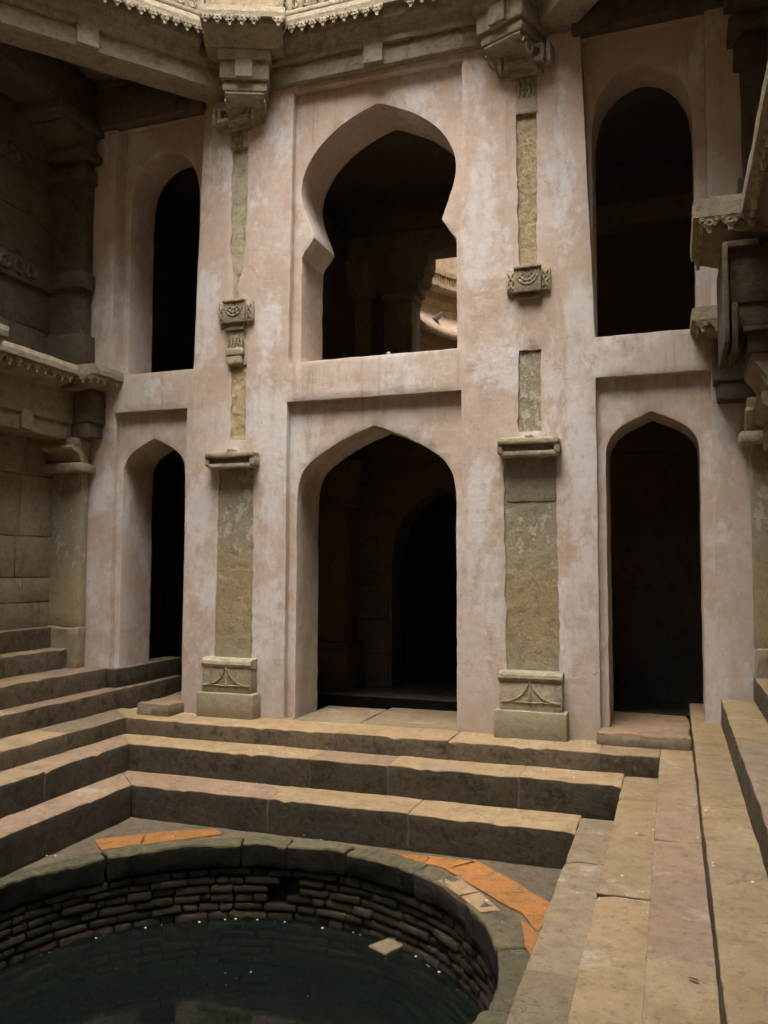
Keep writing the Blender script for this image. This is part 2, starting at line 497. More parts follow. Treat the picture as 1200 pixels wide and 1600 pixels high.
class Frame:
    """local frame on a wall: u along, n outward"""
    def __init__(s, o, u, n):
        s.o, s.u, s.n = Vector(o), Vector(u).normalized(), Vector(n).normalized()
    def p(s, u, n):
        return s.o + s.u * u + s.n * n
    def quad(s, u0, u1, n0, n1):
        # n1 is the outer side; ordered counter-clockwise from the outer edge
        a, b, c, d = s.p(u0, n1), s.p(u1, n1), s.p(u1, n0), s.p(u0, n0)
        q = [a, b, c, d]
        ar = sum(q[i].x * q[(i + 1) % 4].y - q[(i + 1) % 4].x * q[i].y for i in range(4))
        return q if ar > 0 else [b, a, d, c]


def fbox(name, fr, u0, u1, n0, n1, z0, z1, mats, parent, **kw):
    return stone(name, fr.quad(u0, u1, n0, n1), z0, z1, mats, parent, **kw)


def profile_run(name, fr, u0, u1, prof, mats, parent, seg=0.2, amp=0.003, smooth=False, mit0=0.0, mit1=0.0):
    """extrude a closed (n, z) profile along u; mit* shear the ends by n"""
    k = max(1, int(abs(u1 - u0) / seg))
    V, F = [], []
    m = len(prof)
    for i in range(k + 1):
        for (n, z) in prof:
            a, b_ = u0 + mit0 * n, u1 + mit1 * n
            u = a + (b_ - a) * i / k
            p = fr.p(u, n)
            w = Vector((p.x, p.y, z))
            w += n3v(w, 5.0) * amp
            V.append(w)
    for i in range(k):
        for j in range(m):
            a, b_ = i * m + j, i * m + (j + 1) % m
            F.append((a, b_, b_ + m, a + m))
    F.append(tuple(range(m - 1, -1, -1)))
    F.append(tuple(k * m + j for j in range(m)))
    o = mesh_obj(name, V, F, mats, parent, None, smooth)
    bm = bmesh.new()
    bm.from_mesh(o.data)
    bmesh.ops.recalc_face_normals(bm, faces=bm.faces)
    bm.to_mesh(o.data)
    bm.free()
    return o


def spline(pts, per=5):
    out = []
    n = len(pts)
    for i in range(n - 1):
        p0, p1, p2, p3 = pts[max(i - 1, 0)], pts[i], pts[i + 1], pts[min(i + 2, n - 1)]
        for k in range(per):
            t = k / per
            out.append(tuple(0.5 * (2 * p1[c] + (p2[c] - p0[c]) * t + (2 * p0[c] - 5 * p1[c] + 4 * p2[c] - p3[c]) * t * t
                                    + (3 * p1[c] - p0[c] - 3 * p2[c] + p3[c]) * t ** 3) for c in (0, 1)))
    out.append(pts[-1])
    return out


def resample(loop, step):
    out = []
    n = len(loop)
    for i in range(n):
        a, b = Vector(loop[i]), Vector(loop[(i + 1) % n])
        k = max(1, int((b - a).length / step))
        for j in range(k):
            out.append(tuple(a.lerp(b, j / k)))
    return out


def ragged(loop, amp, s=7.0, seed=0.0):
    out = []
    for (x, z) in loop:
        v = noise.noise_vector(Vector((x * s + seed, z * s, seed)))
        w = noise.noise_vector(Vector((x * s * 3 + seed, z * s * 3, seed + 5)))
        out.append((x + (v.x + w.x * 0.5) * amp, z + (v.y + w.y * 0.5) * amp))
    return out


def wall_sheet(outer, holes, grid=0.16):
    """triangulated plan of a wall face with holes, returned as 2D points and faces"""
    pts, edges, faces = [], [], []
    for lp in [outer] + holes:
        s = len(pts)
        pts += [Vector((p[0], p[1])) for p in lp]
        faces.append(list(range(s, s + len(lp))))
    x0, x1 = min(p.x for p in pts), max(p.x for p in pts)
    z0, z1 = min(p.y for p in pts), max(p.y for p in pts)
    if grid:
        i = 0
        x = x0 + grid / 2
        while x < x1:
            z = z0 + grid / 2
            while z < z1:
                pts.append(Vector((x + random.uniform(-.02, .02), z + random.uniform(-.02, .02))))
                z += grid
            x += grid
    # the first loop is the outside: CDT output 2 keeps inside with holes by winding parity
    r = delaunay_2d_cdt(pts, [], faces, 2, 1e-5)
    return r[0], r[2]


def wobble(x, z):
    return 0.010 * n3(x, 3.1, z, 0.9) + 0.004 * n3(x, 7.7, z, 3.5)


Y0 = 7.70            # face of the plastered wall
RECESS = 0.085
THICK = 0.56


def wall_part(name, y, outer, holes, depth, mats, parent, bevel=0.010, grid=0.16):
    """face at y plus the reveals of its holes running back by depth (per hole)"""
    pts, tris = wall_sheet(outer, holes, grid)
    V = [Vector((p.x, y + wobble(p.x, p.y), p.y)) for p in pts]
    F = [tuple(t) for t in tris]
    bm = bmesh.new()
    bv = [bm.verts.new(v) for v in V]
    for f in F:
        a, b, c = [V[i] for i in f[:3]]
        fl = f if (b - a).cross(c - a).y < 0 else tuple(reversed(f))
        try:
            bm.faces.new([bv[i] for i in fl])
        except ValueError:
            pass
    for lp, d in zip(holes, depth):
        n = len(lp)
        fr = [bm.verts.new((p[0], y + wobble(p[0], p[1]), p[1])) for p in lp]
        k = max(1, int(d / 0.15))
        rows = [fr]
        for q in range(1, k + 1):
            rows.append([bm.verts.new((p[0], y + d * q / k + wobble(p[0], p[1]) * (1 - q / k), p[1])) for p in lp])
        area = sum(lp[i][0] * lp[(i + 1) % n][1] - lp[(i + 1) % n][0] * lp[i][1] for i in range(n))
        for q in range(k):
            for i in range(n):
                j = (i + 1) % n
                vs_ = [rows[q][i], rows[q][j], rows[q + 1][j], rows[q + 1][i]]
                if area < 0:
                    vs_.reverse()
                bm.faces.new(vs_)
    bmesh.ops.remove_doubles(bm, verts=bm.verts, dist=0.0006)
    if bevel:
        ed = [e for e in bm.edges if len(e.link_faces) == 2 and e.calc_face_angle(0) > R_(55)]
        bmesh.ops.bevel(bm, geom=ed, offset=bevel, segments=2, profile=0.5, affect='EDGES', clamp_overlap=True)
    for f in bm.faces:
        f.smooth = True
    me = bpy.data.meshes.new(name)
    bm.to_mesh(me)
    bm.free()
    for m in mats:
        me.materials.append(M[m])
    try:
        me.set_sharp_from_angle(angle=R_(38))
    except Exception:
        pass
    return link(bpy.data.objects.new(name, me), parent)


def strip_face(name, y, loop, mat, parent, amp=0.007, grid=0.032):
    """rough bare stone showing inside a ragged gap in the plaster"""
    pts, tris = wall_sheet(loop, [], grid)
    V = []
    for p in pts:
        d = n3(p.x, 1.0, p.y, 7.0) * 0.5
        fl = n3(p.x, 4.0, p.y, 16.0)
        d += (0.55 if fl > 0.12 else (-0.25 if fl < -0.2 else 0.0)) + n3(p.x, 9.0, p.y, 40.0) * 0.5
        V.append(Vector((p.x, y - d * amp, p.y)))
    F = []
    for t in tris:
        a, b, c = [V[i] for i in t[:3]]
        F.append(tuple(t) if (b - a).cross(c - a).y < 0 else tuple(reversed(t)))
    o = mesh_obj(name, V, F, [mat], parent, None, False)
    for p in o.data.polygons:
        p.use_smooth = True
    return o


def tube(name, path, r, mat, parent, sides=5):
    V, F = [], []
    n = len(path)
    for i, p in enumerate(path):
        a = Vector(path[max(i - 1, 0)])
        b = Vector(path[min(i + 1, n - 1)])
        t = (b - a).normalized()
        s = t.cross(Vector((0, 1, 0.01))).normalized()
        w = t.cross(s)
        for k in range(sides):
            an = 2 * math.pi * k / sides
            V.append(Vector(p) + (s * math.cos(an) + w * math.sin(an)) * r)
    for i in range(n - 1):
        for k in range(sides):
            F.append((i * sides + k, i * sides + (k + 1) % sides, (i + 1) * sides + (k + 1) % sides, (i + 1) * sides + k))
    return mesh_obj(name, V, F, [mat], parent, None, True)


# ------------------------------------------------------------------ ground, pit, steps
CX, CY, CR = -2.74, 4.42, 1.80       # the round well
ZP = -0.70                          # pit floor
ZW = -1.30                          # water
LX = {'g': -4.63, 'f': -4.97, 'e': -5.29, 'd': -5.68, 'c': -5.90, 'b': -6.30, 'a': -6.52}
RX = {'g': -0.72, 'f': -0.41, 'e': -0.13, 'd': 0.125, 'c': 0.365, 'b': 0.62, 'a': 0.72}
LZ = {'g': -0.42, 'f': -0.165, 'e': 0.0, 'd': 0.20, 'c': 0.42, 'b': 0.63, 'a': 0.865}
BY = {'g': 6.44, 'f': 6.86, 'e': 7.23}
PREV = {'g': ZP, 'f': -0.42, 'e': -0.165, 'd': 0.0, 'c': 0.20, 'b': 0.42, 'a': 0.63}
FRONT = -1.6

ground = mesh_obj('ground', [(-60, -60, -3.6), (60, -60, -3.6), (60, 60, -3.6), (-60, 60, -3.6)], [(0, 1, 2, 3)], ['dim'])
tag(ground, 'dark earth bed far below the stepwell', 'ground', kind='structure')

# pit floor: a sheet with the round hole
outer = [(-4.75, 1.9), (-0.6, 1.9), (-0.6, 6.6), (-4.75, 6.6)]
hole = [(CX + 1.95 * math.cos(a), CY + 1.95 * math.sin(a)) for a in [2 * math.pi * i / 72 for i in range(72)]]
pts, tris = wall_sheet(outer, [hole], 0.06)
V = [Vector((p.x, p.y, ZP - 0.012 + 0.007 * n3(p.x, p.y, 0, 5) + 0.004 * n3(p.x, p.y, 3, 17))) for p in pts]
F = []
for t in tris:
    a, b, c = [V[i] for i in t[:3]]
    F.append(tuple(t) if (b - a).cross(c - a).z > 0 else tuple(reversed(t)))
pit = mesh_obj('pit_floor', V, F, ['pit'], None, None, True)
tag(pit, 'grey paved floor around the round well at the foot of the steps', 'floor', kind='structure')


def plate(name, poly, z0, z1, mat, parent, amp=0.003):
    n = len(poly)
    ar = sum(poly[i][0] * poly[(i + 1) % n][1] - poly[(i + 1) % n][0] * poly[i][1] for i in range(n))
    if ar < 0:
        poly = poly[::-1]
    lp = ragged(resample(poly, 0.07), 0.007, 9.0, random.uniform(0, 30))
    n = len(lp)
    V = [Vector((x, y, z1)) for x, y in lp] + [Vector((x, y, z0)) for x, y in lp]
    F = [tuple(range(n))] + [(i, i + n, (i + 1) % n + n, (i + 1) % n) for i in range(n)]
    return mesh_obj(name, V, F, [mat], parent)


for poly, mt, nm in [
    ([(-1.619, 6.127), (-1.456, 6.369), (-1.132, 6.073), (-0.98, 5.90), (-1.26, 5.79)], 'orange', 'paving_slab'),
    ([(-1.25, 5.78), (-0.97, 5.89), (-0.804, 5.736), (-0.821, 5.445), (-0.83, 5.30), (-0.972, 5.546), (-1.12, 5.657)], 'orange', 'paving_slab'),
    ([(-0.83, 5.285), (-0.815, 5.30), (-0.788, 4.897), (-0.876, 5.095), (-0.95, 5.43)], 'orange', 'paving_slab'),
    ([(-1.813, 6.199), (-1.805, 6.349), (-1.562, 6.36), (-1.464, 6.345), (-1.622, 6.14)], 'orange', 'paving_slab'),
    ([(-2.256, 6.358), (-1.83, 6.352), (-1.823, 6.201), (-1.975, 6.249)], 'orange', 'paving_slab'),
    ([(-4.508, 5.802), (-4.309, 5.628), (-4.10, 5.83), (-4.22, 6.07), (-4.331, 5.985)], 'orange', 'paving_slab'),
    ([(-4.09, 5.84), (-3.891, 6.022), (-3.62, 6.273), (-3.741, 6.374), (-4.046, 6.211), (-4.21, 6.08)], 'orange', 'paving_slab'),
]:
    gx, gy = sum(q[0] for q in poly) / len(poly), sum(q[1] for q in poly) / len(poly)
    poly = [(gx + (x - gx) * 1.05, gy + (y - gy) * 1.05) for x, y in poly]
    p = plate(nm, poly, ZP - 0.04, ZP - 0.001, mt, pit)
    p['label'] = 'orange painted paving slab beside the well rim'

# step courses built of single slabs, each with its own ends
st_left = tag(bpy.data.objects.new('steps_left', None), 'long sandstone steps climbing along the left wall', 'steps', kind='structure')
st_right = tag(bpy.data.objects.new('steps_right', None), 'long sandstone steps running towards the viewer on the right', 'steps', kind='structure')
st_back = tag(bpy.data.objects.new('steps_back', None), 'three sandstone steps below the plastered arcade', 'steps', kind='structure')
for o in (st_left, st_right, st_back):
    link(o)
TR = ['tread_a', 'tread_b', 'tread_c']
left_joints = {'g': [2.0, 3.6, 5.0], 'f': [1.2, 2.6, 4.2, 5.72], 'e': [1.8, 3.3, 4.9, 6.38], 'd': [0.9, 2.4, 4.4, 6.20],
               'c': [1.6, 3.4, 5.2, 6.89], 'b': [1.1, 2.7, 4.5, 6.05, 6.66], 'a': [1.4, 3.0, 5.0, 6.5]}
right_joints = {'g': [2.7, 4.2, 5.79], 'f': [1.3, 2.9, 4.6, 6.49], 'e': [0.8, 2.2, 3.57, 5.07, 6.6], 'd': [0.4, 2.0, 3.53, 5.14, 6.9],
                'c': [0.6, 2.6, 4.3, 5.99], 'b': [1.0, 3.0, 4.7, 6.3], 'a': [1.4, 3.3, 5.3]}
yend_l = {'d': 8.85, 'c': 7.69, 'b': 7.69, 'a': 7.69}
yend_r = {'d': 8.85, 'c': 7.69, 'b': 7.69, 'a': 7.69}
order = 'gfedcba'
tone_l = {'g': 'bcab', 'f': 'aabab', 'e': 'aabac', 'd': 'abcab', 'c': 'aacab', 'b': 'aabaca', 'a': 'caaca'}
tone_r = {'g': 'bccc', 'f': 'caaaa', 'e': 'acabba', 'd': 'aaaaaa', 'c': 'aaaca', 'b': 'aaaca', 'a': 'aaaa'}
for side, xs, joints, yend, par, tones in (('l', LX, left_joints, yend_l, st_left, tone_l), ('r', RX, right_joints, yend_r, st_right, tone_r)):
    sg = -1 if side == 'l' else 1
    for i, k in enumerate(order):
        xn = xs[k]
        nxt = xs[order[i + 1]] if i + 1 < 7 else xn + sg * 0.45
        xo = nxt + sg * 0.06
        if i + 1 < 7 and abs(nxt - xn) < 0.02:
            xo = xn + sg * 0.2
        ys = [1.95 if k == 'g' else FRONT] + joints[k]
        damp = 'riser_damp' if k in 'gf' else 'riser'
        for j in range(len(ys)):
            ya = ys[j] + 0.0018
            last = j == len(ys) - 1
            if k in BY and last:
                yn = BY[k]
                # mitred end against the back course of the same height
                if side == 'l':
                    yo = yn + abs(xo - xn) * 0.95
                    quad = [(xo, ya), (xn, ya), (xn, yn - 0.003), (xo, yo - 0.003)]
                else:
                    if k == 'e':
                        quad = [(xn, ya), (xo, ya), (xo, 7.68), (xn, 7.68)]
                    else:
                        yo = {'g': 6.80, 'f': 7.18}[k]
                        quad = [(xn, ya), (xo, ya), (xo, yo), (xn, yo)]
            else:
                yb = (yend[k] if last else ys[j + 1]) - 0.0018
                quad = [(xo, ya), (xn, ya), (xn, yb), (xo, yb)] if side == 'l' else [(xn, ya), (xo, ya), (xo, yb), (xn, yb)]
            # the nose edge first so that the wear follows it
            if side == 'l':
                quad = [quad[1], quad[2], quad[3], quad[0]]
            else:
                quad = [quad[3], quad[0], quad[1], quad[2]]
            dz = random.uniform(-0.004, 0.004)
            tone = 'tread_' + tones[k][j % len(tones[k])]
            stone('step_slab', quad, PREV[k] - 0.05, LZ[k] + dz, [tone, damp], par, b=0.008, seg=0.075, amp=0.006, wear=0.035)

back_joints = {'g': [-3.268, -2.028], 'f': [-3.081, -2.346, -1.218], 'e': [-2.982, -1.909, -0.612]}
back_tone = {'g': 'baa', 'f': 'abaa', 'e': 'aaaa'}
for k in 'gfe':
    xa0, xb0 = LX[k], RX[k]
    kn = {'g': 'f', 'f': 'e', 'e': None}[k]
    yo = BY[kn] + 0.06 if kn else 7.70
    xs = [xa0] + back_joints[k] + [xb0]
    for j in range(len(xs) - 1):
        xa, xb = xs[j] + 0.0018, xs[j + 1] - 0.0018
        first = j == 0
        last = j == len(xs) - 2
        q = [(xa, BY[k]), (xb, BY[k]), (xb, yo), (xa, yo)]
        if first:
            q[3] = (xa - (yo - BY[k]) / 0.95, yo)
        if last and kn:
            q[1] = (xb, BY[k])
            q[2] = (xb, yo)
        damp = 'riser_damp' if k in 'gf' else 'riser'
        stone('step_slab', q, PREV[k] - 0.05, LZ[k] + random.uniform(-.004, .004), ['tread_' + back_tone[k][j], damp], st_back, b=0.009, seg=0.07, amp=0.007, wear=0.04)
for k in 'gfe':
    for x in back_joints[k]:
        sbox('mortar_joint', x - 0.011, x + 0.011, BY[k] - 0.003, BY[k] + 0.05, PREV[k] + 0.005, LZ[k] - 0.012, ['mortar'], st_back, b=0.004, seg=0.03, amp=0.009)
for k in 'fedcb':
    for y in left_joints[k][-2:]:
        sbox('mortar_joint', LX[k] - 0.05, LX[k] + 0.003, y - 0.010, y + 0.010, PREV[k] + 0.005, LZ[k] - 0.012, ['mortar'], st_left, b=0.004, seg=0.03, amp=0.009)
# doorway floor slabs behind the platform edge
for xa, xb, ya, yb, t in [(-4.95, -3.66, 7.705, 8.30, 'a'), (-3.64, -2.95, 7.705, 8.62, 'c'), (-2.94, -1.95, 7.705, 8.74, 'c'), (-1.94, -0.60, 7.705, 8.3, 'a'),
                          (-3.63, -1.96, 7.72, 7.73, 'a')][:4]:
    sbox('floor_slab', xa, xb, ya, yb, -0.22, 0.0 + random.uniform(-.004, .0), ['tread_' + t, 'riser'], st_back, amp=0.005)
o = sbox('step_slab', -6.0, -5.765, 7.70, 9.0, 0.15, 0.415, ['tread_c', 'riser_damp'], st_left, amp=0.006)
# low broken sills at the two side doors
o = sbox('door_sill', -5.29, -4.90, 7.40, 8.25, -0.02, 0.115, ['tread_b', 'block'], st_back, b=0.03, seg=0.08, amp=0.022)
o['label'] = 'low crumbling sill at the left doorway'
o = sbox('door_sill', -0.66, 0.118, 7.54, 8.62, -0.02, 0.115, ['tread_b', 'block'], st_back, b=0.03, seg=0.08, amp=0.020)
o['label'] = 'low crumbling sill at the right doorway'

# ------------------------------------------------------------------ the round well
well = empty('round_well', 'round stone-lined well with green grey rim and dark water', 'well', loc=(0, 0, 0))


def ring_piece(name, a0, a1, r0, r1, z0, z1, mats, parent, b=0.012, amp=0.006, seg=0.12, r0b=None):
    """block following the circle: built straight in (arc, radius) then bent"""
    Lr = (a1 - a0) * r0
    v, f, fm = rbox_data([(0, 0), (Lr, 0), (Lr, r1 - r0), (0, r1 - r0)], z0, z1, b, seg, 0)
    sd = random.uniform(0, 40)
    out = []
    for p in v:
        an = a1 - p.x / r0
        r = r0 + p.y
        w = Vector((CX + r * math.cos(an), CY + r * math.sin(an), p.z))
        if amp:
            w += n3v((w.x + sd, w.y, w.z), 4.0) * amp + n3v((w.x, w.y + sd, w.z), 14.0) * amp * 0.7 + n3v((w.x, w.y, w.z + sd), 31.0) * amp * 0.35
        out.append(w)
    if len(mats) == 1:
        fm = None
    o = mesh_obj(name, out, [tuple(reversed(q)) for q in f], mats, parent, fm, True)
    bm = bmesh.new()
    bm.from_mesh(o.data)
    bmesh.ops.recalc_face_normals(bm, faces=bm.faces)
    bm.to_mesh(o.data)
    bm.free()
    return o


ang = [-170, -142, -110, -78, -52, -28, -4, 18, 39.8, 60.8, 81.2, 97.3, 109.5, 142.9, 172, 190]
for i in range(len(ang) - 1):
    a0, a1 = R_(ang[i]) + 0.003, R_(ang[i + 1]) - 0.003
    face = 'curb_purple' if ang[i] in (18, 39.8) else 'curb_face'
    o = ring_piece('rim_stone', a0, a1, CR + random.uniform(-0.012, 0.012), 1.985 + random.uniform(-.01, .02), -0.895 + random.uniform(-.03, .02), ZP + 0.002 + random.uniform(-.012, .010),
                   ['curb', face], well, b=0.020, amp=0.015, seg=0.045)
    if face == 'curb_purple':
        o['label'] = 'purple grey rim stone with a bare split face'
for poly in ([(-1.625, 5.86), (-1.515, 5.99), (-1.31, 5.77), (-1.42, 5.66)], [(-1.40, 5.64), (-1.295, 5.755), (-1.10, 5.50), (-1.215, 5.43)]):
    p = plate('rim_paving_slab', poly, ZP - 0.04, ZP + 0.010, 'tan', well)
    p['label'] = 'pale tan slab set into the well rim'
# lining: courses of small uneven bricks, above the water one by one
z = -0.905
course = 0
sub_v, sub_f = [], []
dark_hole = (R_(95), R_(103))
while z > -2.3:
    h = random.uniform(0.060, 0.080)
    a = R_(-175) + random.uniform(0, 0.1)
    while a < R_(185):
        da = random.uniform(0.11, 0.33) / 1.84
        if random.random() < 0.12:
            da *= 0.5
        mid = a + da / 2
        deg = math.degrees(mid)
        if z > -1.36:
            gap = dark_hole[0] < mid < dark_hole[1] and course in (1, 2, 3)
            if not gap and -8 < deg < 172:
                ring_piece('brick', a + 0.002, a + da - 0.002, CR + 0.022 + random.uniform(-0.008, 0.014), CR + 0.20, z - h + random.uniform(0.006, 0.014), z + random.uniform(-0.006, 0.001),
                           ['brick'], well, b=0.021, amp=0.009, seg=None)
        else:
            v, f, fm = rbox_data([(0, 0), (da * 1.84 - 0.012, 0), (da * 1.84 - 0.012, 0.18), (0, 0.18)], z - h + 0.012, z, 0.018, None, 0)
            base = len(sub_v)
            rr = CR + 0.03 + random.uniform(-0.012, 0.02)
            for p in v:
                an = a + 0.004 + p.x / 1.84
                r = rr + p.y
                sub_v.append(Vector((CX + r * math.cos(an), CY + r * math.sin(an), p.z)))
            sub_f += [tuple(base + q for q in qd) for qd in f]
        a += da
    z -= h
    course += 1
sub = mesh_obj('submerged_bricks', sub_v, sub_f, ['brick_sub'], well)
sub['kind'] = 'stuff'
# dark backing of the lining and the bottom
V, F = [], []
for i in range(64):
    a = 2 * math.pi * i / 64
    for z in (-0.80, -3.5):
        V.append((CX + 1.97 * math.cos(a), CY + 1.97 * math.sin(a), z))
for i in range(64):
    j = (i + 1) % 64
    F.append((2 * i, 2 * j, 2 * j + 1, 2 * i + 1))
F.append(tuple(2 * i + 1 for i in range(64)))
mesh_obj('lining_core', V, F, ['curb_face'], well)

V, F = [], []
for i in range(96):
    a = 2 * math.pi * i / 96
    V.append((CX + 1.955 * math.cos(a), CY + 1.955 * math.sin(a), ZW))
    V.append((CX + 1.955 * math.cos(a), CY + 1.955 * math.sin(a), -3.45))
F.append(tuple(2 * i for i in range(96)))
F.append(tuple(2 * i + 1 for i in range(95, -1, -1)))
for i in range(96):
    j = (i + 1) % 96
    F.append((2 * i, 2 * i + 1, 2 * j + 1, 2 * j))
water = mesh_obj('water', V, F, ['water'])
tag(water, 'still dark green water standing in the round well', 'water', kind='structure')

q = [(-2.20, 5.83), (-1.99, 5.76), (-1.86, 5.96), (-1.80, 6.20), (-2.0, 6.28)]
o = stone('projecting_stone', [(-2.19, 5.96), (-2.03, 5.89), (-1.92, 6.13), (-2.06, 6.24)], -1.335, -1.265, ['tread_c', 'brick'], None, b=0.012, seg=0.06, amp=0.014)
tag(o, 'flat tan stone sticking out of the well lining above the water', 'stone')

# ------------------------------------------------------------------ the plastered arcade wall
wall = empty('arcade_wall', 'two storey wall of worn pink plaster with six arched openings', 'wall')


def arch_loop(cx, half, bottom, step=0.07, hl=None):
    pts = spline(half, 5)
    right = [(cx + d, z) for d, z in pts]
    left = [(cx - d, z) for d, z in (spline(hl, 5) if hl else pts)][::-1]
    right_b = (right[-1][0], bottom)
    left_b = (left[0][0], bottom)
    lp = left[:-1] + right + [right_b, left_b]
    return resample(lp, step)


A_CL = [(0, 2.955), (0.05, 2.935), (0.30, 2.835), (0.535, 2.71), (0.715, 2.58), (0.805, 2.44), (0.84, 2.28), (0.845, 2.1)]
A_SL = [(0, 2.945), (0.04, 2.93), (0.24, 2.83), (0.335, 2.75), (0.388, 2.65), (0.402, 2.52), (0.404, 2.4)]
A_SU = [(0, 6.29), (0.06, 6.28), (0.19, 6.225), (0.31, 6.12), (0.40, 5.96), (0.445, 5.75), (0.455, 5.5)]
HEAD_U = [(0, 6.30), (0.05, 6.285), (0.23, 6.215), (0.42, 6.115), (0.60, 5.975), (0.73, 5.82), (0.815, 5.65), (0.84, 5.49), (0.815, 5.33), (0.76, 5.17), (0.705, 5.02), (0.695, 4.98)]


def cu_loop():
    cx = -2.795
    hp = spline(HEAD_U, 4)
    right = [(cx + d, z) for d, z in hp] + [(cx + 0.735, 4.925), (cx + 0.775, 4.85), (cx + 0.84, 4.775), (cx + 0.845, 3.66)]
    left = [(cx - d, z) for d, z in hp] + [(cx - 0.70, 4.965), (cx - 0.74, 4.90), (cx - 0.80, 4.84), (cx - 0.815, 4.80), (cx - 0.83, 4.78), (cx - 0.835, 3.66)]
    return resample(left[::-1][:-1] + right, 0.07)


def rl(x0, x1, z0, z1, xt0=None, xt1=None, step=0.10):
    return resample([(x0, z0), (xt0 if xt0 is not None else x0, z1), (xt1 if xt1 is not None else x1, z1), (x1, z0)], step)


rag = lambda lp, a=0.005, sd=0.0: ragged(lp, a, 6.0, sd)
P_LL = rag(rl(-5.87, -4.935, -0.06, 3.245), sd=1)
P_CL = rag(rl(-3.745, -1.895, -0.06, 3.235, -3.74, -1.89), sd=2)
P_RL = rag(rl(-0.635, 0.345, -0.06, 3.265), sd=3)
P_LU = rag(rl(-5.93, -4.86, 3.665, 6.58, -5.93, -4.775), sd=4)
P_CU = rag(rl(-3.735, -1.905, 3.645, 6.545, -3.695, -1.87), sd=5)
P_RU = rag(rl(-0.635, 0.36, 3.640, 6.58, -0.735, 0.36), sd=6)
# ragged gaps where bare stone shows along the two pilaster lines
G_L1 = ragged(rl(-4.55, -4.115, 0.57, 2.56, -4.53, -4.115, 0.05), 0.013, 8, 11)
G_L2 = ragged(rl(-4.395, -4.215, 2.86, 3.665, -4.40, -4.215, 0.05), 0.014, 9, 12)
G_L3 = ragged(resample([(-4.40, 4.37), (-4.385, 4.55), (-4.41, 4.75), (-4.43, 4.85), (-4.425, 5.6), (-4.42, 6.04), (-4.225, 6.04), (-4.23, 5.6), (-4.245, 4.95), (-4.27, 4.72), (-4.33, 4.55), (-4.31, 4.37)], 0.05), 0.014, 9, 13)
G_R1 = ragged(rl(-1.475, -0.985, 0.57, 2.56, -1.485, -1.0, 0.05), 0.013, 8, 14)
G_R2 = ragged(rl(-1.345, -1.125, 2.80, 3.57, -1.335, -1.13, 0.05), 0.016, 9, 15)
G_R3 = ragged(rl(-1.325, -1.155, 4.36, 5.86, -1.345, -1.145, 0.05), 0.013, 9, 16)
gaps = [G_L1, G_L2, G_L3, G_R1, G_R2, G_R3]
outer = resample([(-6.24, -0.1), (-6.24, 6.95), (1.15, 6.95), (1.15, -0.1)], 0.2)
wall_part('plaster_face', Y0, outer, [P_LL, P_CL, P_RL, P_LU, P_CU, P_RU] + gaps, [RECESS] * 3 + [0.20, RECESS, 0.20] + [0.05] * 6, ['plaster'], wall, grid=0.14)


def inset(lp, d):
    cx = sum(p[0] for p in lp) / len(lp)
    cz = sum(p[1] for p in lp) / len(lp)
    return [(x + (d if x > cx else -d), z + (d if z > cz else -d)) for x, z in lp]


panels = [
    (P_LL, arch_loop(-5.395, A_SL, -0.04), RECESS), (P_CL, arch_loop(-2.812, A_CL, -0.04), RECESS), (P_RL, arch_loop(-0.158, A_SL, -0.04), RECESS),
    (P_LU, arch_loop(-5.395, A_SU, 3.685), 0.20), (P_CU, cu_loop(), RECESS), (P_RU, arch_loop(-0.205, A_SU, 3.655), 0.20)]
for i, (pl, ar, rc) in enumerate(panels):
    big = inset(pl, 0.012)
    ar = ragged(ar, 0.005, 7, 20 + i)
    wall_part('arch_panel', Y0 + rc - 0.002, big, [ar], [THICK + RECESS - rc], ['plaster'], wall, grid=0.14, bevel=0.014)
# inner face of the wall, towards the rooms
yb = Y0 + RECESS + THICK - 0.01
holes = [[(x, z) for x, z in pn[1]] for pn in panels]
pts, tris = wall_sheet([(-6.9, -0.1), (-6.9, 7.0), (1.4, 7.0), (1.4, -0.1)], holes, None)
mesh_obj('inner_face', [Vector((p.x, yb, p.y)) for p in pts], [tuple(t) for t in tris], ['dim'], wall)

# stone strips behind the gaps
for i, (lp, mt, y) in enumerate([(G_L1, 'pil', 0.012), (G_L2, 'ochre', 0.016), (G_L3, 'carved', 0.018), (G_R1, 'pil', 0.012), (G_R2, 'pil', 0.018), (G_R3, 'ochre', 0.018)]):
    c = inset(lp, 0.012)
    strip_face('pilaster_shaft', Y0 + y + 0.004, c, mt, wall, 0.011 if mt == 'ochre' else 0.006)
o = sbox('patch_stone', -1.462, -1.005, Y0 + 0.004, Y0 + 0.05, 2.14, 2.50, ['patch'], wall, amp=0.006)
o['label'] = 'grey green stone patch below the right pilaster cap'


